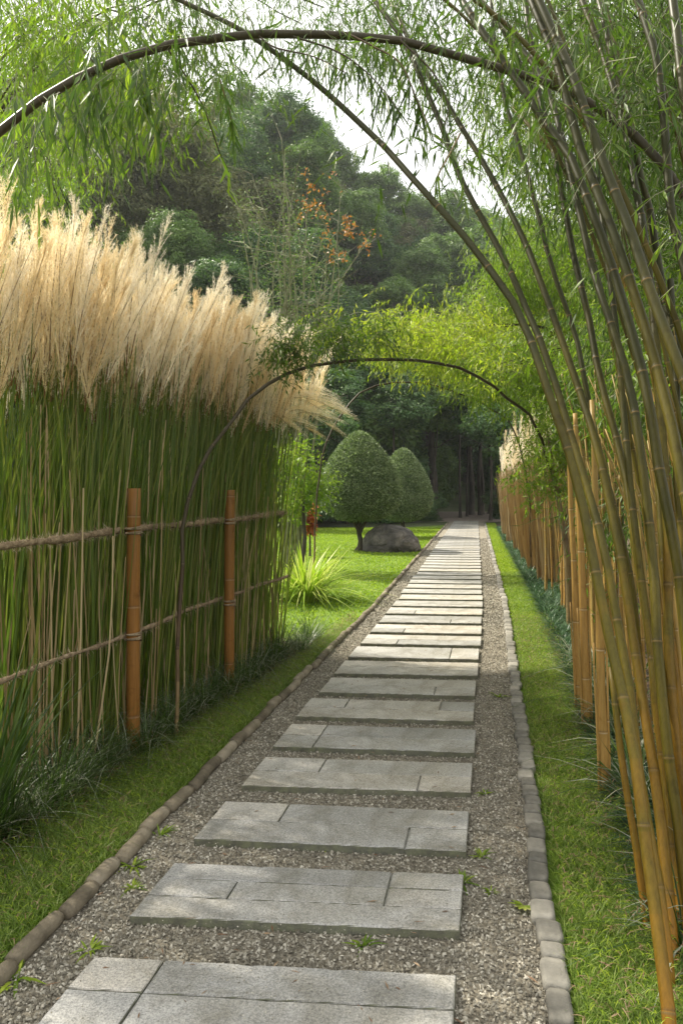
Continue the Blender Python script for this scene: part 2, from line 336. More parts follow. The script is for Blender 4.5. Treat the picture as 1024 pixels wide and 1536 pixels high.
# ---------------------------------------------------------------- stone slabs
PAT = {0: [(0, .2, [.32]), (.2, .45, [.2, .76]), (.45, .72, [.2]), (.72, 1, [.2])], 1: [(0, .35, []), (.35, .68, [.26, .76]), (.68, 1, [.76])],
       2: [(0, .5, [.78]), (.5, 1, [.27])], 3: [(0, .5, [.77]), (.5, 1, [.3])], 4: [(0, .5, [.2]), (.5, 1, [.2])], 5: [(0, .5, []), (.5, 1, [.24, .8])],
       6: [(0, .5, [.74]), (.5, 1, [])], 7: [(0, .55, []), (.55, 1, [])], 8: [(0, 1, [.78])]}
i = 0
D = 2.44
while D < 37.0:
    dep = min(.365+.012*i, .45); far = D-.0; near = far-dep
    if i == 0: near = 2.44-.56; dep = .56
    jr = random.uniform(-.012, .012) if i > 2 else 0; wl = 1.19+random.uniform(-.012, .012)
    sk = .105+random.uniform(-.02, .02) if i > 1 else .1
    def MM(v, near=near, dep=dep, jr=jr, wl=wl, sk=sk):
        y = near+v[:, 1]*dep; x = Rx(y)-wl*(1-v[:, 0])+jr
        return np.stack([x, y-(v[:, 0])*sk*.95+.0, v[:, 2]], 1)
    g = G(); pat = PAT.get(i, [(0, 1, [])] if i > 12 or random.random() < .4 else [(0, .5, [random.choice([.3, .7])]), (.5, 1, [])])
    # base slab slightly inset, then the dressed face blocks
    g.box(.004, .996, .012, .988, .0, .038, .2, MM, .001)
    for v0, v1, us in pat:
        ee = [0]+us+[1]
        for u0, u1 in zip(ee[:-1], ee[1:]):
            gu = .0022; gv = .0045
            dz = random.uniform(-.0012, .0012)
            bb = (u0+(gu if u0 else 0), u1-(gu if u1 < 1 else 0), v0+(gv if v0 else 0), v1-(gv if v1 < 1 else 0), .001, .050+dz)
            if i < 14: chipbox(g, *bb, random.random(), MM, .005, dep)
            else: g.box(*bb, random.random(), MM, .0035)
    lab = 'grey granite stepping slab, %s from the bottom edge of the photo' % ordw(i+1)
    if i == 0: lab = 'large grey stepping slab cut off by the bottom edge, with tan and grey blocks'
    if i == 1: lab = 'second stepping slab from the bottom, wide grey slab with long dark joint'
    put('stepping_slab', g, M['slab'], org=(float(Rx(near+.2))-.6, near+.2, 0), label=lab, category='paving slab', group='stone slabs laid across the gravel path')
    D += .603 if i else .615
    i += 1

# ---------------------------------------------------------------- edging
def pebble(L, w, h, r, log=False):
    """rounded stone or short log along +Y, seated on z=0"""
    K = 9; t = np.linspace(0, 1, K); g = G(); sides = 10; v = []
    for k in range(K):
        tt = t[k]*2-1; e = (1-abs(tt)**(8 if not log else 14))**.5 if abs(tt) < 1 else .25
        e = max(e, .86 if log else .74)
        for j in range(sides):
            a = j/sides*2*math.pi; ca, sa = math.cos(a), math.sin(a)
            if not log: ca = math.copysign(abs(ca)**.36, ca); sa = math.copysign(abs(sa)**.36, sa)
            nn = 1+.11*noise.noise(Vector((ca*1.5+r*50, sa*1.5, t[k]*L*14+r*9)))
            v.append((ca*w/2*e*nn, (t[k]-.5)*L*(1 if abs(tt) < .99 else .985), h*.38+sa*h*.62*e*nn))
    q = [[k*sides+j, k*sides+(j+1) % sides, (k+1)*sides+(j+1) % sides, (k+1)*sides+j] for k in range(K-1) for j in range(sides)]
    n = len(v); v += [(0, -L/2*.985, h*.35), (0, L/2*.985, h*.35)]
    tr = [[j, (j+1) % sides, n][::-1] for j in range(sides)]+[[(K-1)*sides+j, (K-1)*sides+(j+1) % sides, n+1] for j in range(sides)]
    g.add(v, q, tr, r=r); return g
def edging(side, D0, D1):
    D = D0; i = 0
    while D < D1:
        log = side < 0
        L = (random.uniform(.16, .30) if log else random.uniform(.085, .165)) if D < 9 else random.uniform(.22, .34)
        off = -1.455 if log else .33
        if D > 22: L *= 1.5
        x = float(Rx(D+L/2))+off+random.uniform(-.012, .012); dx = float(Rx(D+L)-Rx(D))
        wd = random.uniform(.062, .076) if log else random.uniform(.074, .094)
        g = pebble(L*.97, wd, random.uniform(.045, .056) if log else random.uniform(.034, .044), random.random(), log)
        o = put('edging_log' if log else 'edging_stone', g, M['log'] if log else M['cobble'], smooth=True, group='rounded log-like edging on the left of the path' if log else 'small cobbles edging the right of the path', category='edging')
        o.location = (x, D+L/2, .012); o.rotation_euler = (random.uniform(-.03, .03), random.uniform(-.06, .06), -math.atan2(dx, L)+random.uniform(-.05, .05))
        if i < 45: o['label'] = ('brown rounded edging piece left of the gravel, %s from the bottom of the photo' if log else 'grey edging cobble right of the gravel, %s from the bottom of the photo') % ordw(i+1)
        else: o['label'] = 'small distant brown edging piece in the left row, far up the path' if log else 'small distant pale cobble in the right row, far up the path'
        D += L; i += 1
edging(-1, 1.95, 35); edging(1, 2.0, 35)

# ---------------------------------------------------------------- grass
def turf(name, n, xf, y0, y1, h0, h1, wd, m, label, power=1.5, z=.008, shred=None):
    y = y0+(y1-y0)*rng.random(n)**power; x = xf(y, rng.random(n))
    keep = np.ones(n, bool) if shred is None else shred(x, y)
    x, y = x[keep], y[keep]; n = len(x)
    a = U(0, 6.28, n); d = unit(np.stack([np.cos(a)*U(.1, .7, n), np.sin(a)*U(.1, .7, n), np.ones(n)], 1))
    b = np.stack([np.cos(a), np.sin(a), -.5*np.ones(n)], 1)*U(.1, .7, n)[:, None]
    a2 = U(0, 6.28, n); s = np.stack([np.cos(a2), np.sin(a2), np.zeros(n)], 1)
    patch = np.array([noise.noise(Vector((float(p)*2.3, float(q_)*2.3, 3.))) for p, q_ in zip(x[::4], y[::4])]); patch = np.repeat(patch, 4)[:n] if len(patch)*4 >= n else np.zeros(n)
    if len(patch) < n: patch = np.zeros(n)
    g = G(); g.strips(np.stack([x, y, np.full(n, z)], 1), d, s, U(h0, h1, n)*(1+.25*patch), wd*(1+y/12), b, 2, np.array([1, .8, .05]), r=np.clip(.75*rng.random(n)+.12+.55*patch, 0, 1))
    return put(name, g, m, kind='stuff', label=label, category='grass')
edgeL = lambda y, t: np.minimum(Rx(y)-1.49, 99)-t*(Rx(y)-1.49-(FX(y)+.12-.1*t))
turf('grass', 62000, lambda y, t: Rx(y)-1.49-t**.9*np.maximum(Rx(y)-1.49-(FX(y)+.16), .1), 1.9, 8.2, .03, .08, .0036, M['blade'], 'short shaded turf strip between left edging and woven fence', 1.25)
turf('grass', 100000, lambda y, t: Rx(y)+.385+t*(.44+.05*np.sin(y*2)), 1.9, 14, .02, .065, .0036, M['blade'], 'bright clipped turf strip right of the cobble edging', 1.7)
turf('grass', 60000, lambda y, t: Rx(y)+.385+t*.42, 9, 35, .03, .05, .010, M['lawnblade'], 'far end of the right turf strip beside the groundcover', 1.2)
turf('lawn_grass', 90000, lambda y, t: Rx(y)-1.49-t*8.5, 7.3, 31, .025, .05, .009, M['lawnblade'], 'sunlit yellow green mown lawn around topiary and boulder', 1.15, shred=lambda x, y: x < Rx(y)-1.48)
turf('lawn_grass', 30000, lambda y, t: FX(y)-.9-t*6, 2.2, 10, .03, .06, .008, M['lawnblade'], 'sunlit lawn glimpsed behind the woven reed fence', 1.)

def tuftmesh(n, L0, L1, wd, spread, curl, segs=4, r0=.05):
    g = G(); a = U(0, 6.28, n); rr = U(0, r0, n)
    base = np.stack([np.cos(a)*rr, np.sin(a)*rr, np.zeros(n)], 1); o = U(.1, spread, n)
    d = unit(np.stack([np.cos(a)*o, np.sin(a)*o, np.ones(n)], 1))
    b = np.stack([np.cos(a), np.sin(a), -1.1*np.ones(n)], 1)*(U(.1, curl, n))[:, None]
    s = np.stack([-np.sin(a), np.cos(a), np.zeros(n)], 1)
    g.strips(base, d, s, U(L0, L1, n), U(.6, 1., n)*wd, b, segs); return g
tm = [tuftmesh(150, .15, .55, .0055, .9, .8, 5, .1).mesh('strappy_tuft', M['tuft']) for _ in range(3)]
k = 0
for yy in np.arange(2.9, 7.7, .17):
    x = float(FX(yy))+random.uniform(-.05, .13); s = random.uniform(.85, 1.2)
    if yy < 3.6: s *= 1.3
    k += 1
    inst('strappy_grass', random.choice(tm), None, (x, yy, .008), (0, 0, random.uniform(0, 6)), (s, s, s*random.uniform(.8, 1.15)), category='grass tuft',
         label='dark green strappy tuft at the fence foot, %s from the left edge of the photo' % ordw(k), group='dark strappy tufts along the fence foot')
# mondo / blue-green groundcover on the right
n = 30000; y = 2.6+28*rng.random(n)**1.5; x = Rx(y)+.80+U(0, 1, n)**1.3*(.28+.01*y); a = U(0, 6.28, n)
g = G(); d = unit(np.stack([np.cos(a)*U(.2, 1, n), np.sin(a)*U(.2, 1, n), np.ones(n)], 1)); b = np.stack([np.cos(a), np.sin(a), -1*np.ones(n)], 1)*U(.2, .7, n)[:, None]
g.strips(np.stack([x, y, np.full(n, .01)], 1), d, np.stack([-np.sin(a), np.cos(a), 0*a], 1), U(.10, .24, n), .006*(1+y/9), b, 3)
put('groundcover', g, M['mondo'], kind='stuff', label='blue green mondo groundcover along the foot of the golden canes', category='groundcover')
# litter in beds
def litter(n, xf, y0, y1, lab):
    y = U(y0, y1, n); x = xf(y, rng.random(n)); d = rdir(n); d[:, 2] *= .25; d = unit(d); nn = unit(np.stack([U(-.5, .5, n), U(-.5, .5, n), np.ones(n)], 1)); g = G()
    g.leaves(np.stack([x, y, U(.014, .03, n)], 1), d, nn, U(.03, .10, n), U(.004, .013, n)); put('leaf_litter', g, M['litter'], kind='stuff', label=lab, category='leaf litter')
litter(5000, lambda y, t: FX(y)+.24-t*.9, 2.2, 7.8, 'brown dead leaves and straw on the soil under the fence')
litter(6000, lambda y, t: Rx(y)+.9+t*2.2, 2.0, 9, 'dry fallen bamboo leaves under the golden canes')

# ---------------------------------------------------------------- bamboo culm builder
def cane(g, pts, r0, r1, inter=.34, sides=10, gold=(.1, .9), zmax=4., flare=1.13, kink=.006):
    P = spline(pts, 200); seg = np.linalg.norm(np.diff(P, axis=0), axis=1); s = np.concatenate([[0], np.cumsum(seg)]); Lt = s[-1]
    S = []; A = []; Fl = []; k = random.uniform(.1, inter)
    last = 0
    S.append(0); A.append(0); Fl.append(1)
    while k < Lt-.03:
        w = min(.012, .3*inter)
        mids = np.linspace(last+w*1.6, k-w*1.6, 3) if k-last > .06 else []
        for m_ in mids: S.append(m_); A.append(0); Fl.append(1)
        for o, a, f in ((-w, 0, 1.0), (-w*.35, .85, flare), (0, 1., flare*1.01), (w*.3, -.7, flare*.96), (w*1.1, -.1, .98)):
            S.append(k+o); A.append(a); Fl.append(f)
        last = k; k += inter*random.uniform(.85, 1.15)*(1 if k < Lt*.6 else .92)
    S.append(Lt); A.append(0); Fl.append(1)
    S = np.array(S); o = np.argsort(S, kind='stable'); S = S[o]; A = np.array(A)[o]; Fl = np.array(Fl)[o]
    S = S+np.arange(len(S))*1e-6
    Q = np.stack([np.interp(S, s, P[:, c]) for c in range(3)], 1)
    wob = np.array([[noise.noise(Vector((float(q_)*2.5, r0*999, 1))), noise.noise(Vector((float(q_)*2.5, r0*999, 7))), 0] for q_ in S])
    Q = Q+wob*kink
    T = S/Lt; rad = (r0+(r1-r0)*T)*Fl
    N0 = g.n; nf = sum(len(x) for x in g.q)
    g.tubes(Q[None], rad[None], sides, r=np.array([.5]), a=A[None])
    # colour position by height, stored per face
    zz = np.clip(Q[:-1, 2]/zmax, 0, 1); gr = gold[0]+(gold[1]-gold[0])*zz+random.uniform(-.1, .16)
    g.qr[-1] = np.repeat(gr, sides)
    return Q

# ---------------------------------------------------------------- bamboo foliage
def twigs(g, c, n, spread, L, wd, per=7, tl=.35, droop=.7, gt=None, aim=None):
    """n leafy twigs scattered about points c (K,3)"""
    i = rng.integers(0, len(c), n); b = c[i]+rng.normal(size=(n, 3))*spread
    d = rdir(n); d[:, 2] = d[:, 2]*.5-droop*.4
    if aim is not None: d = d+aim
    d = unit(d); tone = rng.random(n)
    for k in range(per):
        t = (k+.6)/per
        p = b+d*(tl*t)+np.array([0, 0, -1.])*(tl*droop*.5*t*t)
        ld = unit(d*.6+rdir(n)*.75+np.array([0, 0, -droop]))
        nn = unit(rdir(n)*.6+np.array([0, 0, 1.]))
        g.leaves(p, ld, nn, U(.6, 1.1, n)*L, U(.7, 1.1, n)*wd, r=np.clip(tone*.7+rng.random(n)*.3, 0, 1))
    if gt is not None:
        gt.strips(b, d, unit(np.cross(d, rdir(n))), tl, .004, np.tile(np.array([[0, 0, -droop*.5]]), (n, 1)), 2, np.array([1, .8, .4]))
def blob(n, rx, ry, rz, flat=.0):
    p = rdir(n)*(rng.random((n, 1))**.45); return p*np.array([rx, ry, rz])

# foreground leaning canes: pixel traces with depth at foot and head
FG = [ # name tag, pts (px,py), Dfoot, Dhead, r foot, r head
 ([(1003,1536),(990,1420),(968,1260),(945,1100),(920,990),(893,860),(865,720),(822,590),(784,482),(735,405),(680,335),(620,270),(560,205),(480,130),(370,50),(270,0),(150,-60)], 2.10, 4.3, .0215, .013, .18, 'longest leaning cane, arching far left across the white sky'),
 ([(1000,1440),(985,1320),(960,1180),(948,1060),(925,930),(905,820),(880,730),(852,640),(822,540),(788,460),(752,380),(697,280),(662,190),(612,75),(560,0),(520,-60)], 2.35, 4.4, .020, .014, .2, 'slender leaning cane just above the longest one, crossing to top middle'),
 ([(1012,1480),(1000,1330),(985,1190),(965,1060),(945,930),(922,795),(897,680),(872,600),(837,495),(802,400),(767,320),(727,250),(677,165),(625,85),(585,0)], 2.45, 4.6, .022, .014, .25, 'third leaning cane from the left, olive with a brown foot'),
 ([(950,900),(925,780),(905,700),(892,650),(872,545),(862,500),(827,400),(807,320),(782,230),(757,150),(740,60),(735,-40)], 4.2, 5.2, .02, .014, .4, 'thin straight olive cane behind the left leaning canes'),
 ([(1020,1400),(1010,1240),(992,1100),(972,950),(955,830),(942,740),(922,650),(897,560),(880,470),(857,370),(832,240),(807,130),(790,20),(785,-60)], 2.75, 4.6, .021, .016, .2, 'tan leaning cane in the middle of the clump'),
 ([(1036,1500),(1024,1300),(1000,1120),(985,960),(977,830),(955,640),(930,530),(900,440),(885,390),(862,290),(840,200),(815,120),(770,60),(720,0)], 2.5, 4.4, .022, .016, .3, 'dark olive cane that bends sharply left near the top'),
 ([(1060,1400),(1046,1150),(1030,960),(1010,820),(987,700),(972,600),(947,500),(917,400),(882,300),(857,240),(822,190),(777,125),(732,60),(692,0),(660,-50)], 2.5, 3.9, .024, .018, .3, 'thick dark cane sweeping from right edge to top middle'),
 ([(1090,1300),(1062,1000),(1040,820),(1017,690),(997,600),(972,510),(937,400),(900,300),(872,230),(842,120),(822,60),(792,-10),(780,-60)], 2.45, 3.6, .025, .019, .35, 'thick dark brown cane with rusty patch near the top'),
 ([(1110,1200),(1080,850),(1050,660),(1024,565),(992,485),(962,400),(937,325),(902,240),(872,150),(842,75),(807,0),(780,-60)], 2.5, 3.5, .025, .020, .4, 'dark shaded cane parallel to the rusty one on its right'),
 ([(1045,1536),(1035,1300),(1012,1110),(1002,960),(1000,800),(990,620),(980,480),(972,400),(962,330),(947,250),(930,170),(907,90),(872,0),(855,-60)], 2.65, 4.4, .022, .019, .3, 'green cane rising nearly upright then leaning at top'),
 ([(1075,1200),(1056,900),(1044,700),(1030,560),(1002,480),(977,330),(955,240),(912,60),(890,-30)], 3.0, 4.2, .022, .017, .6, 'mid green slender cane in the upper right corner'),
 ([(1090,1000),(1075,700),(1052,500),(1024,400),(1005,300),(987,110),(957,0),(940,-60)], 3.0, 3.8, .024, .020, .65, 'grey green cane second from the upper right corner'),
 ([(1110,900),(1090,500),(1055,280),(1030,180),(1017,75),(1007,0),(1000,-60)], 2.9, 3.4, .024, .021, .7, 'grey green cane at the upper right corner'),
 ([(1030,1536),(1017,1330),(1000,1200),(982,1050),(973,960),(957,840),(942,700),(930,560),(918,450),(905,350),(895,260),(890,160)], 2.55, 4.0, .0185, .014, .0, 'golden upright cane with pale joints low in the clump'),
 ([(1050,1500),(1045,1336),(1026,1160),(1012,1010),(995,860),(988,720),(985,560),(975,430),(960,300)], 2.6, 3.8, .0195, .015, .05, 'golden cane right of the pale jointed one'),
 ([(1080,1450),(1052,1200),(1035,1010),(1026,860),(1015,720),(1012,560),(1005,420)], 2.75, 3.6, .022, .017, .0, 'golden cane cut off by the right edge'),
 ([(978,1460),(968,1380),(950,1250),(930,1120),(915,1000)], 2.6, 2.9, .016, .013, .05, 'short thin golden cane behind the clump foot'),
]
for pts, D0, D1, r0, r1, gr, txt in FG:
    n = len(pts); t = np.linspace(0, 1, n); Ds = D0+(D1-D0)*t**1.1
    P = np.array([W(px, py, d) for (px, py), d in zip(pts, Ds)])
    if P[0, 2] > .02:     # carry the foot down to the soil
        dv = unit(P[0]-P[1]); dv = unit(dv*np.array([.6, .6, 1.])+np.array([0, 0, -.4])); kk = P[0, 2]/max(-dv[2], .2)
        foot = P[0]+dv*kk; foot[2] = 0; P = np.vstack([foot, P])
    else: P[0, 2] = 0
    lo = P[0].copy(); t_ = empty('bamboo_cane', lo, txt, 'bamboo', 'leaning bamboo canes in the foreground clump')
    g = G(); Q = cane(g, P, r0*.92, r1*.92, .36 if gr < .1 else .46, 12, (gr*.5, min(gr+.95, 1.)), 2.6, 1.07)
    put('culm', g, M['cane'], t_, lo, True)
    # leafy side twigs near the head of each cane
    top = Q[Q[:, 2] > 3.2]
    if len(top) > 4:
        gl = G(); gt = G(); c_ = top[rng.integers(0, len(top), 10)]
        twigs(gl, c_, 34, .16, .12, .015, 6, .3, .8, gt)
        lf = put('foliage', gl, M['hangleaf'], t_, lo); put('twig', gt, M['twig'], lf, kind='stuff')
        lf.children[0].data.transform(__import__('mathutils').Matrix.Translation((-lo[0], -lo[1], -lo[2])))

for k in range(10):       # rear rank of slender canes at the right edge
    by = random.uniform(2.7, 4.4); bx = max(1.45+.08*k, float(Rx(by))+1.1)+random.uniform(0, .1); h = random.uniform(4.2, 6.2); ln = random.uniform(-.34, -.12)
    P = np.array([[bx, by, 0], [bx+ln*.25, by+.1, h*.25], [bx+ln*1.1, by+.25, h*.55], [bx+ln*2.6, by+.5, h*.82], [bx+ln*4.6, by+.8, h]])
    t_ = empty('bamboo_cane', P[0], 'slender cane of the rear rank at the right edge, %s from the left' % ordw(k+1), 'bamboo', 'slender canes behind the leaning foreground canes')
    g = G(); r_ = random.uniform(.009, .018); cane(g, P, r_, r_*.7, .38, 9, (random.uniform(-.1, .25), random.uniform(.5, 1.)), 3.2, 1.08); put('culm', g, M['cane'], t_, P[0], True)

# ---------------------------------------------------------------- arched canes
def arch(pts, Ds, r0, r1, txt, m, fol=None):
    P = np.array([W(px, py, d) for (px, py), d in zip(pts, Ds)]); P[0, 2] = max(P[0, 2], 0) if P[0, 2] > .1 else 0
    lo = np.array([P[0, 0], P[0, 1], 0]); t_ = empty('arched_cane', lo, txt, 'arch'); g = G()
    Q = cane(g, P, r0, r1, .5, 12, (-.1, 1.3), 1.8, 1.05, .045); put('culm', g, m, t_, lo, True); return t_, Q, lo
big, QB, lo1 = arch([(-330,1330),(-330,800),(-200,400),(0,196),(75,140),(150,102),(230,72),(310,60),(400,52),(500,52),(600,62),(690,82),(770,110),(860,140),(940,195),(1010,270),(1070,420),(1110,700),(1130,1100),(1140,1320)],
     np.interp(np.arange(20), [0, 3, 10, 19], [3.0, 3.6, 4.0, 3.1]),   .022, .020, 'thick dark brown cane arching over the top of the photo', M['arch'])
mid, QM, lo2 = arch([(265,1112),(268,960),(278,780),(300,705),(340,637),(400,578),(450,553),(510,543),(570,539),(630,541),(690,553),(740,580),(780,612),(802,640),(830,720),(845,800),(850,925)],
     np.interp(np.arange(17), [0, 3, 8, 13, 16], [4.67, 5.0, 6.4, 7.9, 9.2]), .013, .016, 'thin brown cane arch over the path in front of the topiary', M['arch'])
far, QF, lo3 = arch([(470,900),(480,700),(520,610),(560,580),(610,573),(650,578),(700,595),(740,615),(768,642),(790,720),(796,835)],
     np.interp(np.arange(11), [0, 5, 10], [10.7, 11.5, 13.0]), .014, .013, 'second thin arch farther along, half hidden in leaves', M['arch'])
vine = G(); vt = G()
sel = QM[(QM[:, 2] > 2.2)]; px = CX+F*sel[:, 0]/sel[:, 1]
a_ = sel[(px > 385) & (px < 600)]+np.array([0, .05, .24]); twigs(vine, a_, 260, .085, .07, .016, 6, .2, .4, vt)
vy = G(); a_ = sel[(px > 500) & (px < 770)]+np.array([0, .15, .30]); twigs(vy, a_, 300, .10, .07, .016, 6, .2, .5, vt); put('yellow_vine', vy, M['yellow'], mid, lo2)
twigs(vine, sel[(px > 385) & (px < 560)]+np.array([0, .05, .20]), 200, .08, .06, .015, 6, .2, .4, vt)
v_ = put('vine', vine, M['midleaf'], mid, lo2); v2 = put('twig', vt, M['twig'], mid, lo2, kind='stuff')
gl = G(); gt = G(); sel = QB[(QB[:, 2] > 3.2)]; px = CX+F*sel[:, 0]/sel[:, 1]
a_ = sel[(px > 60) & (px < 260)]; twigs(gl, a_-np.array([0, 0, .06]), 62, .10, .17, .021, 6, .3, 1.3, gt)
a_ = sel[(px > 230) & (px < 720)]; twigs(gl, a_+np.array([0, 0, .12]), 70, .13, .11, .014, 6, .3, .7, gt)
put('foliage', gl, M['hangleaf'], big, lo1); put('twig', gt, M['twig'], big, lo1, kind='stuff')

# hanging sprays: silhouettes under the top arch and the small bright spray
def spray(pts, Ds, L, wd, nl, m, txt, droop=1.6):
    P = np.array([W(px, py, d) for (px, py), d in zip(pts, Ds)]); Q = spline(P, 60); lo = P[0]
    t_ = empty('hanging_branch', lo, txt, 'branch', 'hanging leafy branches'); g = G(); g.tubes(Q[None], np.linspace(.006, .002, 60)[None], 5); put('twig', g, M['arch'], t_, lo, True)
    g = G(); k = rng.integers(8, 60, nl); d = unit(rdir(nl)*np.array([.45, .45, .3])+np.array([0, 0, -droop*.5])); s = unit(np.cross(d, rdir(nl)))
    b = rdir(nl)*.18; b[:, 2] = -.15
    g.strips(Q[k], d, s, U(.6, 1.1, nl)*L, wd, b, 4); put('foliage', g, m, t_, lo)
for j, (pts, nl, txt) in enumerate([
  ([(440,55),(500,75),(540,100),(575,135),(600,170)], 55, 'drooping spray of dark narrow leaves left of the white sky gap'),
  ([(520,50),(560,70),(600,95),(625,150),(640,185)], 55, 'drooping spray of dark narrow leaves in middle of the sky gap'),
  ([(600,60),(650,110),(672,160),(665,190)], 30, 'short dark spray against the sky beside the leaning canes'),
  ([(380,45),(410,70),(470,85),(520,110)], 40, 'dark spray hanging from the arch crown'),
  ([(690,200),(672,235),(655,265)], 14, 'tiny dark spray at the right edge of the sky gap')]):
    spray(pts, np.linspace(3.9, 3.6, len(pts)), .17, .011, nl, M['hangleaf'], txt)
spray([(250,70),(300,150),(330,230),(345,262),(340,285)], np.linspace(4., 4.8, 5), .13, .017, 16, M['bright'], 'small bright green sprig hanging before the dark hill', 1.)
spray([(180,80),(205,120),(225,160),(240,200)], np.linspace(3.8, 4., 4), .2, .022, 34, M['bright'], 'bright leafy branch hanging below left end of the arch')
spray([(330,120),(345,170),(350,200),(352,225)], np.linspace(4.8, 5.2, 4), .13, .017, 30, M['midleaf'], 'fine leafy branch hanging left of the tall twigs')

# ---------------------------------------------------------------- posts, ropes : the woven fence
fb = np.array([float(FX(4.5)), 4.5, 0]); fence = empty('woven_fence', fb, 'rustic reed fence with two orange bamboo posts and straw ropes', 'fence')
for Dp in (4.5, 5.83):
    x = float(FX(Dp))+.005; g = G(); P = np.array([[x, Dp, 0], [x, Dp, .8], [x+.004, Dp, 1.61 if Dp < 5 else 1.6]])
    cane(g, P, .041, .041, .62, 18, (.15, .45), 1.6, 1.03, .002)
    o = put('post', g, M['post'], fence, fb, True)
    for zz in (1.35, .705):      # rope lashing round the post
        th = np.linspace(0, 6.2832*4.3, 90); g = G(); g.tubes(np.stack([x+.047*np.cos(th), Dp+.047*np.sin(th), zz-.03+.06*th/27+.008*np.sin(th*.5)], 1)[None], np.full((1, 90), .0065), 5); put('lashing', g, M['straw'], fence, fb, True)
    o['label'] = 'left orange bamboo post' if Dp < 5 else 'right orange bamboo post'
def rope(zf, r, y0, y1, seed, fuzz):
    n = 260; y = np.linspace(y0, y1, n)
    x = FX(y)-.055+.018*np.sin(y*2.1+seed); z = np.array([zf(v)+.018*noise.noise(Vector((v*1.8, seed, 0))) for v in y])
    P = np.stack([x, y, z], 1); rad = np.array([r*(1+.28*abs(math.sin(v*26+seed))+.5*noise.noise(Vector((v*7, seed, 3)))) for v in y])
    g = G(); g.tubes(P[None], rad[None], 8); put('rope', g, M['straw'], fence, fb, True)
    g = G(); k = rng.integers(0, n, fuzz); a = U(0, 6.28, fuzz)
    off = np.stack([np.cos(a), 0*a, np.sin(a)], 1); dd = unit(np.stack([-np.sin(a)*.8, np.full(fuzz, .7)*np.sign(U(-1, 1, fuzz)), np.cos(a)*.8], 1)+rdir(fuzz)*.35)
    g.strips(P[k]+off*rad[k][:, None]*.95, dd, unit(np.cross(dd, off)), U(.02, .06, fuzz), .0028, off*.3, 2); put('binding', g, M['fibre'], fence, fb)
rope(lambda y: 1.335+.012*(y-3.4), .017, 2.6, 7.25, 1.3, 4200)
rope(lambda y: .69+.018*(y-3.4), .011, 2.6, 7.25, 5.3, 1500)

# ---------------------------------------------------------------- silver grass
def plume(seed, L=.85, droopy=0.):
    g = G(); nb = 54; t = np.sort(U(.0, .93, nb)); bendx = .07+.9*droopy
    def ax(t): return np.stack([bendx*L*t**2.2, 0*t, L*(t-droopy*1.05*t**2.4)], -1)
    tt = np.linspace(0, 1, 9); g.tubes(ax(tt)[None], np.linspace(.0042, .0012, 9)[None], 3, r=np.array([0.]))
    a = U(0, 6.28, nb); bl = L*np.interp(t, [0, .25, .8, 1], [.20, .32, .24, .12])*U(.8, 1.15, nb)
    out = U(.05, .17, nb); d = unit(np.stack([np.cos(a)*out+bendx*.9*t, np.sin(a)*out, 1-droopy*1.3*t], 1))
    bend = np.stack([np.cos(a)*.08+.03+droopy*.5, np.sin(a)*.09, -.08-droopy*.5+0*a], 1)
    b0 = ax(t); g.strips(b0, d, unit(np.cross(d, rdir(nb))), bl, .0022, bend, 4, np.array([1, 1, .9, .8, .3]), r=.45+.2*rng.random(nb))
    m = 44; i = np.repeat(np.arange(nb), m); u = U(.03, 1, nb*m)
    p = b0[i]+d[i]*(bl[i]*u)[:, None]+bend[i]*(bl[i]*u**2)[:, None]
    hd = unit(d[i]*.9+rdir(nb*m)*.75); g.strips(p, hd, unit(np.cross(hd, rdir(nb*m))), U(.010, .024, nb*m), .0019, None, 1, np.array([1, .3]), r=.35+.65*rng.random(nb*m)); return g
PL = [plume(s).mesh('plume', M['plume']) for s in range(7)]
M['plume_tan'] = leafmat('plume_hair', (.68, .52, .29), (.82, .68, .43), (.93, .84, .62), .5, .6, 1.2, .2, (1.05, 1.0, .9))
M['plume_gold'] = leafmat('plume_hair', (.78, .65, .40), (.88, .79, .57), (.95, .90, .75), .5, .6, 1.2, .2, (1.05, 1.0, .92))
PD = [plume(s, .8, .85).mesh('plume', M['plume']) for s in range(2)]
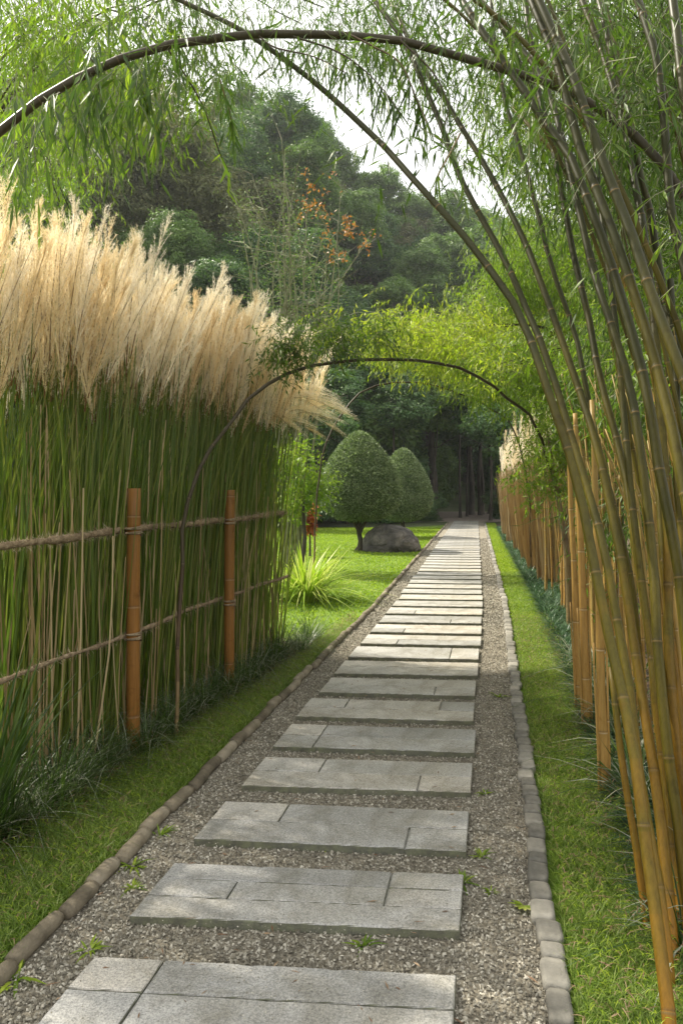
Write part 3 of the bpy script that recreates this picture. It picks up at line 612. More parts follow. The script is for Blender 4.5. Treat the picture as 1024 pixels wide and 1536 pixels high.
def silver(y0, xoff, k, nst, npl, hb, lab, grp, span, wdt, lean, m='stalk', cx=None, base_lean=0., zt=(2.15, 2.5), droop=False, big=1.):
    cx = float(FX(y0))-.085 if cx is None else cx
    lo = np.array([cx-.3*wdt, y0, 0.]); t_ = empty('silver_grass', lo, lab, 'ornamental grass', grp)
    g = G(); n = nst; y = y0+U(-span/2, span/2, n); x = cx-.05-U(0, 1, n)**.8*wdt+(y-y0)*.29
    b = np.stack([x, y, np.zeros(n)], 1); tx = np.stack([U(-.10, .16, n)+lean*.5, U(-.07, .1, n), U(hb[0], hb[1], n)], 1)
    K = 6; s = np.linspace(0, 1, K)[None, :, None]; wob = rng.normal(size=(n, 1, 3))*np.array([.03, .03, 0])*np.sin(np.linspace(0, 1, K)*3.14)[None, :, None]
    P = b[:, None]+tx[:, None]*s+wob; g.tubes(P, (U(.0028, .0055, n)*big)[:, None]*np.linspace(1, .55, K)[None], 3); put('stalks', g, M[m], t_, lo)
    # long flat leaves, mostly upright
    g = G(); n = int(nst*(.5 if y0 < 4.3 else .95)); y = y0+U(-span/2, span/2, n); x = cx+.03-U(0, 1, n)**.8*wdt+(y-y0)*.29; a = U(0, 6.28, n)
    d = unit(np.stack([np.cos(a)*.03+lean*.15, np.sin(a)*.03, np.ones(n)], 1)); bd = np.stack([np.cos(a)*U(.0, .07, n), np.sin(a)*U(.0, .07, n), -.02+0*a], 1)
    sd_ = unit(np.stack([np.ones(n), U(-.8, .8, n), 0*a], 1)); g.strips(np.stack([x, y, U(0, .25, n)], 1), d, sd_, U(.9, 2.25, n), U(.005, .020 if y0 < 4.6 and big == 1. else .0135, n)*big, bd, 7); put('leaves', g, M[m], t_, lo)
    if big == 1.:       # finer upper blades, and some old dry stalks
        g = G(); n = 120; y = y0+U(-span/2, span/2, n); x = cx+.02-U(0, 1, n)**.8*wdt+(y-y0)*.29; a = U(0, 6.28, n)
        d = unit(np.stack([np.cos(a)*.07+lean*.2, np.sin(a)*.07, np.ones(n)], 1)); g.strips(np.stack([x, y, U(1.0, 1.75, n)], 1), d, unit(np.stack([np.ones(n), U(-.8, .8, n), 0*a], 1)), U(.5, 1.3, n), U(.004, .010, n), np.stack([np.cos(a)*.12+.04, np.sin(a)*.1, -.10+0*a], 1), 6); put('upper_leaves', g, M[m], t_, lo)
        g = G(); n = 15; y = y0+U(-span/2, span/2, n); x = cx+.04-U(0, 1, n)*wdt*.5+(y-y0)*.29; h_ = U(.8, 2.1, n)
        P = np.stack([x, y, 0*x], 1)[:, None]+np.stack([U(-.12, .12, n), U(-.1, .1, n), h_], 1)[:, None]*np.linspace(0, 1, 5)[None, :, None]+rng.normal(size=(n, 1, 3))*np.array([.03, .02, 0])*np.array([0, .6, 1, .7, 0])[None, :, None]
        g.tubes(P, U(.003, .007, n)[:, None]*np.linspace(1, .6, 5)[None], 3); put('dry_stalks', g, M['drystalk'], t_, lo)
    for q_ in range(npl):
        yy = y0+random.uniform(-span/2, span/2); xx = cx-random.random()**.8*wdt*1.02+(yy-y0)*.29+lean*.45+.05
        z = random.uniform(*zt)-(random.random()**3)*.22+(random.random()**6)*.18; me = random.choice(PL); ry = lean*.4+random.gauss(.03, .12); rx = random.gauss(-.03, .12); s = random.uniform(.70, 1.04)
        if droop and q_ < 14: me = random.choice(PD); xx -= .02; z += .05; s *= .88; ry = random.uniform(-.1, .35)
        inst('plume', me, t_, (xx-lo[0], yy-lo[1], z), (rx, ry, random.uniform(-.6, .6)), (s*1.1, s*1.1, s), M['plume_tan'] if z < zt[0]+.02 and random.random() < .4 else M['plume_gold'] if random.random() < .4 else M['plume'])
NS = 15; ysn = np.linspace(2.75, 7.2, NS)
for k, y in enumerate(ysn):
    t = k/(NS-1); lab = 'tall silver grass clump with cream plumes behind the fence, %s from the left edge' % ordw(k+1)
    silver(y, 0, k, 25 if y < 4.3 else 130, 46 if k < NS-1 else 48, (2.25, 2.75), lab, 'silver grass clumps behind the woven fence', .36, .8, .10+.35*t, zt=(2.08+.10*t, 2.30+.14*t), droop=(k >= NS-2))
# right side: dry tan clumps with plumes at the far end
for k, (y, off) in enumerate([(13.2, 1.15), (15, 1.1), (17, 1.1), (19.5, 1.05), (22.5, 1.0), (26, 1.0)]):
    silver(y, 0, k, 230, 26 if y > 14 else 8, (1.7, 2.3), 'dry tan grass clump right of the path, %s from the camera' % ordw(k+1), 'dry grass clumps right of the path', 1.9, .5, -.35, 'drystalk', cx=float(Rx(y))+off+.45, zt=(1.9, 2.5), big=2.6)

# ---------------------------------------------------------------- golden bamboo clumps along the right
def thicket(y, x, n, rad, zr, lean, fol, lab, matc='goldcane', gold=(0., .5), rr=(.012, .022), grp='golden bamboo clumps right of the path', folmat='midleaf', fc=None, fr=(.6, .6, .9), L=.12, wd=.018, per=7, sides=8, wholez=None):
    lo = np.array([x, y, 0.]); t_ = empty('bamboo_clump', lo, lab, 'bamboo', grp)
    for c in range(n):
        a = random.uniform(0, 6.28); r_ = rad*random.random()**.5; bx = x+math.cos(a)*r_; by = y+math.sin(a)*r_*1.5; h = random.uniform(*zr)
        lx = lean+random.gauss(0, .05); ly = random.gauss(0, .06)
        P = np.array([[bx, by, 0], [bx+lx*h*.18, by+ly*h*.3, h*.4], [bx+lx*h*.5, by+ly*h*.6, h*.75], [bx+lx*h*1.0, by+ly*h, h]])
        g = G(); r0 = random.uniform(*rr); cane(g, P, r0, r0*.25, random.uniform(.26, .40), sides, (gold[0]+random.uniform(0, .3), gold[1]+random.uniform(0, .4)), 3.5); put('culm', g, M[matc], t_, lo, True)
    if fol:
        gl = G(); gt = G(); c0 = np.array(fc if fc is not None else [x+lean*zr[1]*.8, y, zr[1]*.85]); c_ = c0+blob(60, *fr)
        twigs(gl, c_, fol, .22, L, wd, per, .32, .7, gt); o = put('foliage', gl, M[folmat], t_, lo); put('branches', gt, M['twig'], t_, lo, kind='stuff')
    return t_
cl = [(3.35,1.08,5,.10,(1.6,2.4),-.12),(3.75,1.08,7,.12,(1.6,2.5),-.12),(4.3,1.04,8,.12,(1.7,2.5),-.12),(4.9,1.05,9,.16,(1.7,2.4),-.10),(5.6,1.1,10,.2,(1.6,2.4),-.09),
      (6.4,1.05,10,.18,(1.8,2.8),-.03),(7.3,1.1,11,.2,(1.8,2.6),-.03),(8.4,1.1,12,.22,(1.8,2.5),-.03),(9.6,1.15,12,.25,(1.7,2.4),-.04),(11,1.15,14,.3,(1.7,2.4),-.04),(12.6,1.15,14,.32,(1.6,2.3),-.05)]
for k, (y, off, n, rad, zr, lean) in enumerate(cl):
    thicket(y, float(Rx(y))+off+.12, n, rad, zr, lean, 70+10*k, 'clump of golden orange bamboo canes right of the turf, %s from the camera' % ordw(k+1), rr=(.009, .022) if y < 6 else (.014, .03), fc=(float(Rx(y))+off+.25, y, zr[1]+.1), fr=(.4, .45, .5), folmat=random.choice(['midleaf', 'bright']), L=.1)
# three fat orange culms with split sheaths
for k, (px, py0, py1, D, r, txt) in enumerate([(905,1215,600,3.85,.026,'fattest orange brown cane stump right of the turf'), (880,1110,620,4.9,.030,'broad golden cane stump behind the fattest one'), (868,1080,640,5.3,.026,'leftmost broad golden stump beside the groundcover')]):
    b = W(px, py0, D); b[2] = 0; tp = W(px-18, py1, D+.1); g = G(); lo = b.copy(); t_ = empty('cane_stump', lo, txt, 'bamboo')
    cane(g, np.array([b, b*.6+tp*.4+[.005, 0, 0], tp]), r*1.05, r*.5, .42, 14, (.0, .25), 1.5, 1.05); put('culm', g, M['goldcane'], t_, lo, True)
    for s_ in (-1, 1):
        g = G(); o = np.array([s_*r*1.05, -.012, .0]); cane(g, np.array([b+o, b+(tp-b)*.2+o*1.1, b+(tp-b)*.38+o*1.25]), r*.28, r*.2, .5, 8, (.0, .2), 1.5); put('sheath', g, M['goldcane'], t_, lo, True)
# background green bamboo on the right with thin culms and heavy foliage
bgcl = [ # y, x, n, rad, z, lean, fol, centre, radii, mat
 (5.4,3.3,12,.5,(4,6),-.06,420,(3.0,5.6,3.6),(.9,1.2,1.6),'midleaf'),(5.2,3.6,8,.5,(3,4),-.03,420,(2.9,5.6,1.6),(.8,1.0,1.2),'midleaf'),
 (6.6,3.9,12,.5,(4.5,7),-.10,620,(3.3,6.8,4.8),(1.3,1.2,1.5),'midleaf'),(7.6,4.3,10,.6,(4,6),-.08,620,(3.7,7.8,3.2),(1.2,1.2,1.2),'bright'),
 (8.2,4.6,10,.6,(5,8),-.16,620,(3.2,8.4,6.0),(1.6,1.3,1.3),'midleaf'),(9.4,4.3,10,.6,(4,6),-.1,620,(3.9,9.4,3.4),(1.2,1.3,1.1),'bright'),
 (10.8,4.6,10,.6,(5,7),-.16,700,(3.9,10.8,4.8),(1.5,1.4,1.2),'bright'),(12.4,5.2,10,.7,(4,6),-.1,700,(4.8,12.4,4.0),(1.5,1.4,1.4),'yellow'),
 (10.4,5.6,8,.7,(6,9),-.15,640,(4.6,10.6,7.6),(1.8,1.5,1.4),'midleaf'),(14.5,5.8,10,.7,(5,7),-.12,700,(5.4,14.5,4.8),(1.7,1.6,1.4),'yellow'),
 (6.6,4.9,6,.5,(5,8),-.10,560,(3.6,6.6,6.6),(1.4,1.3,1.2),'midleaf'),(15.5,6.9,8,.7,(7,10),-.1,600,(6.8,15.5,8.2),(1.8,1.6,1.7),'bright')]
for k, (y, x, n, rad, zr, lean, fol, fc, fr, fm) in enumerate(bgcl):
    thicket(y, x, n, rad, zr, lean, int(fol*3.9), 'leafy green bamboo backdrop on the right, %s counting away from the camera' % ordw(k+1), 'cane', (.35, .8), (.012, .02), 'leafy bamboo behind the right-hand canes', fm, fc, fr, (.105 if y > 7 else .10), (.019 if y > 7 else .015), sides=6)
# bamboo drooping over the path (the green tunnel)
tun = [(10.5,4.3,(1.2,9.6,3.62),(1.0,.9,.26),620,'yellow','nearest bright yellow green bough arching over the path'),
       (12.0,4.9,(2.6,11.2,3.75),(1.3,1.1,.42),800,'yellow','second bright bough arching over the path'),
       (14.0,5.0,(3.3,13.5,4.3),(1.3,1.3,.8),800,'yellow','high yellow green bough above the arched tunnel'),
       (9.0,4.0,(2.1,8.8,3.05),(.8,.8,.28),380,'bright','low green bough hanging just behind the near arch'),
       (11.5,4.9,(2.7,10.8,4.75),(1.0,1.1,.6),560,'bright','high bright bough beside the leaning canes'),
       (13.,5.6,(4.4,12.5,3.2),(.9,1.1,.9),520,'yellow','yellow green bough above the tan grass at right'),
       (16.5,5.9,(4.2,16.0,4.4),(1.6,1.5,.9),800,'yellow','farthest bright bough over the tunnel')]
for k, (y, x, fc, fr, fol, fm, txt) in enumerate(tun):
    lo = np.array([x, y, 0.]); t_ = empty('arching_bamboo', lo, txt, 'bamboo', 'bamboo arching over the path')
    for c in range(4):
        e = np.array(fc)+np.array([-fr[0]*random.uniform(.2, .9), random.uniform(-.5, .5), random.uniform(-.2, .1)]); bx = x+random.uniform(-.2, .2)
        P = np.array([[bx, y+random.uniform(-.2, .2), 0], [bx-.1, y, 1.8], [bx-.5, y, fc[2]*.85], [(bx+fc[0])/2, y-.3, fc[2]+.25], e]); g = G(); cane(g, P, .015, .006, .35, 7, (.3, .9), 4); put('culm', g, M['cane'], t_, lo, True)
    gl = G(); gt = G(); twigs(gl, np.array(fc)+blob(80, *fr), int(fol*2.4), .16, .085, .017, 7, .26, .8, gt); put('foliage', gl, M[fm], t_, lo); put('branches', gt, M['twig'], t_, lo, kind='stuff')
# shrub with a dark stem on the right at mid distance
lo = np.array([2.62, 8.4, 0.]); t_ = empty('leafy_shrub', lo, 'bright small leaved shrub on a dark stem beside the tan canes', 'shrub'); g = G()
cane(g, np.array([lo, [2.55, 8.3, .9], [2.4, 8.2, 1.7], [2.3, 8.2, 2.2]]), .045, .02, 3, 8, (.1, .4)); put('trunk', g, M['arch'], t_, lo, True)
gl = G(); gt = G(); twigs(gl, np.array([2.35, 8.2, 2.1])+blob(50, .45, .5, .65), 560, .12, .075, .02, 7, .2, .3, gt); put('foliage', gl, M['bright'], t_, lo); put('branches', gt, M['twig'], t_, lo, kind='stuff')
# top canopy: boughs overhead
can = [((-.2,7.5,6.6),(1.6,1.2,.55),330,'midleaf',(-4.2,8.2),'fine leafed bough along the top edge, left of centre'),
       ((1.3,6.2,5.55),(1.2,1.,.5),380,'midleaf',(4.0,7.0),'bough of small leaves along the top edge, centre'),
       ((2.3,5.6,5.3),(1.0,1.,.75),420,'midleaf',(4.1,6.2),'leafy bough behind the canes at the top right'),
       ((2.1,7.2,5.2),(.9,1.,1.1),420,'bright',(4.4,7.6),'pale leafy bough right of the white sky gap'),
       ((-1.9,5.0,4.6),(.75,.8,.55),380,'bright',(-3.6,5.8),'bright leafy bough in the top left corner'),
       ((-3.3,7.6,4.9),(.85,.9,1.3),620,'bright',(-4.4,8.0),'tall bright bamboo at the left edge above the plumes'),
       ((-3.0,7.3,6.6),(1.1,.9,.8),420,'bright',(-4.3,7.6),'upper bright bamboo at the top left'),
       ((-1.2,5.4,4.95),(.6,.6,.35),200,'midleaf',(-3.5,6.2),'shaded leafy bough above the left end of the arch')]
for k, (fc, fr, fol, fm, bs, txt) in enumerate(can):
    lo = np.array([bs[0], bs[1], 0.]); t_ = empty('overhanging_bamboo', lo, txt, 'bamboo', 'bamboo boughs hanging over the top of the view')
    for c in range(3):
        e = np.array(fc)+np.array([random.uniform(-.6, .6)*fr[0], random.uniform(-.3, .3), -fr[2]*.3]); P = np.array([[bs[0]+c*.15, bs[1], 0], [bs[0]+c*.1, bs[1], 2.2], [bs[0]*.8+e[0]*.2, bs[1], fc[2]*.9], [bs[0]*.3+e[0]*.7, (bs[1]+e[1])/2, fc[2]+.4], e])
        g = G(); cane(g, P, .018, .006, .4, 7, (.4, 1.), 5); put('culm', g, M['cane'], t_, lo, True)
    gl = G(); gt = G(); twigs(gl, np.array(fc)+blob(60, *fr), int(fol*1.7), .18, .10, .015, 7, .3, .8, gt); put('foliage', gl, M[fm], t_, lo); put('branches', gt, M['twig'], t_, lo, kind='stuff')

# ---------------------------------------------------------------- strappy plants at the right foot
rt = [tuftmesh(60, .25, .6, .014, .8, .8).mesh('arching_leaf_plant', M['tuft']) for _ in range(2)]; rp = [tuftmesh(14, .3, .55, .016, 1., .9).mesh('dead_leaf', M['paleblade']) for _ in range(2)]
for k, (y, off, s) in enumerate([(2.5,.80,.7),(2.9,.92,.8),(3.3,.90,.8),(3.7,.86,1.),(4.15,.92,1.),(4.7,.95,1.),(5.3,1.,1.1),(6.1,1.,1.1),(2.75,1.25,1.),(3.5,1.3,1.1)]):
    b = np.array([float(Rx(y))+off, y, .01]); t_ = empty('arching_leaf_plant', b, 'arching strap leaved plant at the foot of the canes, %s from the camera' % ordw(k+1), 'plant', 'strap leaved plants under the bamboo')
    inst('green_leaves', random.choice(rt), t_, (0, 0, 0), (0, 0, random.uniform(0, 6)), s); inst('pale_leaves', random.choice(rp), t_, (0, 0, .01), (0, 0, random.uniform(0, 6)), s)

# ---------------------------------------------------------------- lawn objects
def topiary(px, pytop, D, wpx, pybase, crownlow, lab):
    x = (px-CX)/F*D; zt = H-(pytop-CY)/F*D; rw = wpx/F*D/2; zb = crownlow; lo = np.array([x, D, 0.]); t_ = empty('topiary', lo, lab, 'topiary')
    prof = lambda t: np.interp(t, [0, .03, .10, .22, .36, .55, .72, .86, .95, .985, 1], [.0, .50, .82, .98, 1., .88, .68, .44, .24, .12, 0])
    g = G(); K = 40; S = 40; t = np.linspace(0, 1, K); v = []
    for k in range(K):
        for j in range(S):
            a = j/S*6.2832; r_ = rw*prof(t[k])*.965*(1+.03*noise.noise(Vector((math.cos(a)*2, math.sin(a)*2, t[k]*4+D)))); v.append((x+r_*math.cos(a), D+r_*math.sin(a), zb+(zt-zb)*t[k]))
    q = [[k*S+j, k*S+(j+1) % S, (k+1)*S+(j+1) % S, (k+1)*S+j] for k in range(K-1) for j in range(S)]; g.add(v, q, r=.1)
    n = 42000; t = U(0, 1, n*2); t = t[rng.random(n*2) < prof(t)+.05][:n]; n = len(t); a = U(0, 6.2832, n); r_ = rw*prof(t)*(.94+.085*rng.random(n)+.03*(rng.random(n)**12))*(1+.03*np.sin(a*3+t*5))
    c = np.stack([x+r_*np.cos(a), D+r_*np.sin(a), zb+(zt-zb)*t+U(-.02, .02, n)], 1); o = unit(np.stack([np.cos(a), np.sin(a), (t-.3)*1.3], 1)); d = unit(o+rdir(n)*.9); g.leaves(c, d, unit(rdir(n)+o*.7), U(.05, .085, n), U(.026, .042, n))
    put('crown', g, M['topi'], t_, lo)
    g = G(); g.tubes(spline([(x, D, 0), (x+.03, D, .25), (x-.02, D, .55), (x+.02, D, zb+.35)], 16)[None], np.interp(np.linspace(0, 1, 16), [0, .12, .4, 1], [.15, .085, .065, .06])[None], 9); 
    for s in (-1, 1): g.tubes(spline([(x, D, .45), (x+s*.12, D-.05, .7), (x+s*.35, D, zb+.35)], 10)[None], np.linspace(.05, .025, 10)[None], 7)
    put('trunk', g, M['bark'], t_, lo, True)
topiary(539, 648, 19.3, 118, 825, .78, 'large clipped egg shaped shrub on a short trunk, nearer of two')
topiary(604, 673, 24.5, 84, 800, .55, 'smaller clipped cone shrub behind the boulder')
# extra lower stems on the second shrub come from its own trunk mesh; boulder
bm = bmesh.new(); bmesh.ops.create_icosphere(bm, subdivisions=6, radius=1.); 
for v in bm.verts:
    c = v.co.copy(); f = 1+.07*noise.noise(c*1.1+Vector((3, 1, 7)))+.05*noise.noise(c*2.6)+.025*noise.noise(c*6)+.012*noise.noise(c*16)
    f -= .035*math.exp(-(noise.noise(c*1.5+Vector((9, 2, 4)))/.035)**2); c = c*f; c.z = c.z if c.z > -.25 else -.25-.1*abs(c.z); c.x *= .76; c.y *= .6; c.z *= .56; c.z += .08; v.co = c
me = bpy.data.meshes.new('boulder'); bm.to_mesh(me); bm.free(); me.polygons.foreach_set('use_smooth', np.full(len(me.polygons), True))
mr, nt, N, Lk, out = mat('boulder_rock'); p = N.new('ShaderNodeBsdfPrincipled'); p.inputs['Roughness'].default_value = .85
c = ramp(nt, noi(nt, 2.6, 8, .7, dist=.5), [(.35, (.045, .042, .04)), (.5, (.10, .092, .085)), (.62, (.20, .18, .16)), (.75, (.30, .27, .24))]); Lk.new(c, p.inputs['Base Color'])
b = N.new('ShaderNodeBump'); b.inputs['Strength'].default_value = .9; b.inputs['Distance'].default_value = .12; Lk.new(noi(nt, 3, 12, .75, dist=.8), b.inputs['Height']); Lk.new(b.outputs[0], p.inputs['Normal']); Lk.new(p.outputs[0], out.inputs[0])
me.materials.append(mr); inst('boulder', me, None, (1.30, 19.2, .05), (0, .04, .15), 1., label='dark grey boulder lying on the lawn beside the topiary', category='boulder')
# flax-like bush
b = np.array([-.52, 10.6, 0]); g = tuftmesh(420, .6, 1.2, .030, 1.1, .75, 6, .22)
o = put('strap_leaf_bush', g, M['flax'], None, label='yellow green strap leaved bush at the end of the woven fence', category='bush'); o.location = b
# red-leaved plant and light shrub behind the reeds
t_ = empty('croton', (-.75, 17.5, 0), 'small plant with red and yellow leaves behind the strap leaved bush', 'plant'); lo = np.array([-.75, 17.5, 0]); g = G()
twigs(g, lo+np.array([0, 0, .95])+blob(20, .16, .16, .26), 90, .05, .14, .07, 6, .12, .1); put('leaves', g, M['red'], t_, lo); g = G(); g.tubes(np.array([[lo, lo+[0, 0, .5], lo+[.02, 0, .9]]]), np.array([[.03, .02, .01]]), 6); put('stem', g, M['bark'], t_, lo)
lo = np.array([-.75, 14., 0]); t_ = empty('leafy_shrub', lo, 'light green leafy shrub between the fence end and the topiary', 'shrub'); g = G(); gt = G()
twigs(g, lo+np.array([0, 0, 1.75])+blob(40, .55, .5, .85), 520, .12, .11, .045, 6, .2, .2, gt); put('foliage', g, M['bright'], t_, lo); put('branches', gt, M['twig'], t_, lo, kind='stuff')
g = G(); g.tubes(np.array([[lo, lo+[.05, 0, .7], lo+[0, 0, 1.6]]]), np.array([[.05, .04, .02]]), 7); put('stem', g, M['bark'], t_, lo, True)

# bare twiggy tree with some orange leaves
lo = np.array([-1.0, 15., 0.]); t_ = empty('twiggy_tree', lo, 'bare twiggy shrub with a few orange leaves rising above the plumes', 'tree')
g = G(); ends = []
for s in range(26):
    a = random.uniform(0, 6.28); sp_ = random.uniform(.2, 1.3); h = random.uniform(5.4, 8.6)
    P = spline([lo+[random.uniform(-.2, .2), 0, 0], lo+[math.cos(a)*sp_*.4, math.sin(a)*.3, h*.4], lo+[math.cos(a)*sp_*.8+random.uniform(-.3, .3), math.sin(a)*.5, h*.75], lo+[math.cos(a)*sp_*1.1+random.uniform(-.4, .4), math.sin(a)*.7, h]], 24)
    g.tubes(P[None], np.linspace(.026, .007, 24)[None], 4)
    m_ = 26; k = rng.integers(9, 24, m_); d = unit(rdir(m_)*np.array([1, 1, .5])+np.array([0, 0, .35])); g.strips(P[k], d, unit(np.cross(d, rdir(m_))), U(.25, .9, m_), .018, rdir(m_)*.35, 4, np.array([1, .8, .6, .4, .2])); ends.append(P[k]+d*.4)
put('branches', g, M['twig'], t_, lo); E = np.concatenate(ends)
g = G(); n = 4200; i_ = rng.integers(0, len(E), n); g.leaves(E[i_]+rng.normal(size=(n, 3))*.15, rdir(n), rdir(n), U(.04, .08, n), .02); put('sparse_leaves', g, M['mid'], t_, lo)
g = G(); oc = [np.array(W(505, 330, 15.)), np.array(W(470, 300, 15.)), np.array(W(515, 365, 15)), np.array(W(490, 290, 15)), np.array(W(530, 335, 15))]
for c in oc: n = 60; near = E[np.argsort(np.linalg.norm((E-c)*[1, .3, 1], axis=1))[:9]]; g.leaves(near[rng.integers(0, 9, n)]+rng.normal(size=(n, 3))*.06, rdir(n), rdir(n), U(.06, .12, n), .045)
put('orange_leaves', g, M['orange'], t_, lo)

# ---------------------------------------------------------------- background trees
def crownmesh(seed, ncl, per, ls, flat=1., lobes=9):
    g = G(); lc = rdir(lobes)*U(.35, .68, (lobes, 1))*np.array([1, 1, .8]); lc[0] = 0; lr = U(.30, .48, lobes); lr[0] = .55
    k = rng.integers(0, lobes, ncl); dd = rdir(ncl); dd[:, 2] = np.abs(dd[:, 2])*1.2-.55; dd = unit(dd)
    c = (lc[k]+dd*(lr[k]*U(.65, 1.05, ncl))[:, None])*np.array([1, 1, flat]); cs = U(.09, .17, ncl)
    i = np.repeat(np.arange(ncl), per); n = len(i); o = rdir(n)*(rng.random((n, 1))**.5); p = c[i]+o*cs[i][:, None]*np.array([1.2, 1.2, .75])
    nn = unit(o*.5+dd[i]*.4+rdir(n)*.6+np.array([0, 0, .5])); d = unit(np.cross(nn, rdir(n))); tone = rng.random(ncl)[i]
    g.leaves(p, d, nn, U(.6, 1.3, n)*ls, U(.6, 1.1, n)*ls*.6, r=np.clip(.65*tone+.45*rng.random(n), 0, 1)); return g.mesh('crown', M['mid'])
CM = [crownmesh(s, 420, 40, .072) for s in range(5)]
CF = [crownmesh(s, 720, 42, .052, .9, 18) for s in range(4)]
def tree(px, py, D, rpx, m, lab, fine=False, grp='trees on the hill behind the garden', sz=1.0, trunkr=None, dy=1., name='tree'):
    x = (px-CX)/F*D; z = H-(py-CY)/F*D; r_ = rpx/F*D; b = np.array([x, D, float(hill(x, D))-.2]); t_ = empty(name, b, lab, 'tree', grp)
    me = random.choice(CF if fine else CM); s = (r_, r_*dy, r_*sz)
    inst('crown', me, t_, (0, 0, z-b[2]), (random.uniform(-.1, .1), random.uniform(-.1, .1), random.uniform(0, 6)), s, M[m])
    g = G(); tr = trunkr or max(.08, min(.15, r_*.028)); top = max(z-b[2]+r_*sz*.3, 1.); P = spline([(0, 0, 0), (random.uniform(-.1, .1), 0, top*.35), (random.uniform(-.3, .3), 0, top*.7), (0, 0, top)], 14)
    g.tubes(P[None], np.interp(np.linspace(0, 1, 14), [0, .08, 1], [tr*1.5, tr, tr*.4])[None], 8)
    for q_ in range(5):
        a = random.uniform(0, 6.28); s0 = P[random.randint(7, 12)]; g.tubes(spline([s0, s0+[math.cos(a)*r_*.3, math.sin(a)*r_*.3, r_*.2], s0+[math.cos(a)*r_*.7, math.sin(a)*r_*.7, r_*sz*.45]], 8)[None], np.linspace(tr*.4, tr*.1, 8)[None], 5)
    put('trunk', g, M['bark'], t_, (0, 0, 0), True); return t_
T = [
 (410,190,62,82,'dark','tall dark tree against the sky left of the gap'),(350,235,58,70,'dark','dark tree behind the brownish tree on the hill'),(455,255,60,58,'mid','rounded mid green tree below the sky gap'),
 (240,215,44,120,'olive','broad brownish olive tree on the left hillside'),(150,290,42,95,'olive','olive tree at left just above the plumes'),(320,330,46,95,'olive','olive tree in the middle of the hillside'),
 (250,370,40,85,'mid','mid green tree low behind the plumes'),(400,400,42,80,'dark','dark tree behind the twiggy shrub'),(330,430,38,70,'dark','low dark tree behind the plume tips'),
 (505,260,66,45,'mid','airy tree whose crown touches the sky gap'),(560,290,64,52,'mid','mid green tree right below the sky gap'),(605,320,70,48,'light','pale tree under the right part of the gap'),
 (540,345,55,60,'dark','deep blue green tree in the centre of the hillside'),(575,400,52,65,'dark','deep green tree lower in the centre'),(480,400,50,65,'dark','dark tree directly behind the orange leaves'),
 (625,405,46,48,'light','bright rounded tree in the centre right'),(590,450,42,50,'mid','mid green rounded tree above the tunnel'),(660,380,50,50,'light','pale tree beside the leaning canes'),
 (650,440,44,40,'mid','small tree just above the yellow bough'),(520,470,40,55,'dark','low dark tree right of the plume tips'),(690,330,60,55,'light','pale far tree behind the lowest sky gap'),
 (750,380,55,70,'mid','far tree hidden behind the leaning canes'),(880,400,50,110,'mid','big far tree behind the right bamboo'),(60,330,40,100,'mid','tree at the far left behind the bright bamboo'),(100,150,55,110,'olive','high olive tree at the upper left'),(-80,300,45,120,'mid','tree beyond the left edge of the hillside'),
]
T += [(430,300,62,75,'mid','mid green tree filling the slope behind the twiggy shrub'),(380,330,56,75,'olive','olive tree on the slope left of the twiggy shrub'),(470,320,66,65,'mid','tree on the slope behind the upper twigs'),(300,260,56,85,'mid','green tree between the two olive ones'),(200,330,48,90,'mid','green tree on the lower left slope'),(530,330,50,60,'mid','tree under the sky gap, left part'),(350,170,72,60,'mid','high tree on the ridge left of the tall dark one'),(200,150,66,80,'olive','ridge tree behind the hanging bamboo'),(60,200,60,100,'mid','ridge tree at the far left')]
for px, py, D, r_, m, lab in T: tree(px, py, D+(22 if px > 490 else 0), r_, m, lab, fine=r_ > 75)
# dark wood around the end of the path
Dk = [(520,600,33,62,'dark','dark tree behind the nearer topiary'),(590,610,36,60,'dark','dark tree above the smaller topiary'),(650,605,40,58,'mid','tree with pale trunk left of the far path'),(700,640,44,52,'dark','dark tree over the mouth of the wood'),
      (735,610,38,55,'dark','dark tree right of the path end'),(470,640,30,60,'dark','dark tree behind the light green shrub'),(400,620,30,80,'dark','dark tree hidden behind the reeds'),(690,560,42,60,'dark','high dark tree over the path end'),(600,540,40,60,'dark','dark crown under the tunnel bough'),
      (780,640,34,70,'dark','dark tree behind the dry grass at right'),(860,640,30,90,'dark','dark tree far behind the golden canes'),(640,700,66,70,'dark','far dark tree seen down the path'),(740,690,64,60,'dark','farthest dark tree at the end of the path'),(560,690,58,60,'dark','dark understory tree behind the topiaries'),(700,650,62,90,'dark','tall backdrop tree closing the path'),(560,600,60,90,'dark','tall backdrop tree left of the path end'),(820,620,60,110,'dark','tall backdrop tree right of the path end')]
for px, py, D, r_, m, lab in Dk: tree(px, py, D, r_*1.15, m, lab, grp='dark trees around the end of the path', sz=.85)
# visible trunks at the wood's mouth
for px, D, r_, lab in [(649, 42, .26, 'pale thick trunk standing left of the path end'), (706, 47, .2, 'dark trunk in the middle of the far paving'), (722, 47.5, .14, 'thin dark trunk right of the middle trunk'), (738, 49, .24, 'dark forked trunk at the right of the far paving')]:
    x = (px-CX)/F*D; lo = np.array([x, D, 0.]); t_ = empty('tree', lo, lab, 'tree', 'trunks around the far paving'); g = G(); g.tubes(spline([(0, 0, 0), (.05, 0, 2), (-.1, 0, 4), (.1, 0, 7)], 16)[None], np.interp(np.linspace(0, 1, 16), [0, .08, 1], [r_*1.5, r_, r_*.6])[None], 10); put('trunk', g, M['bark'], t_, (0, 0, 0), True)
    inst('crown', random.choice(CM), t_, (0, 0, 7.5), (0, 0, random.uniform(0, 6)), (3.6, 3.6, 2.6), M['dark'])
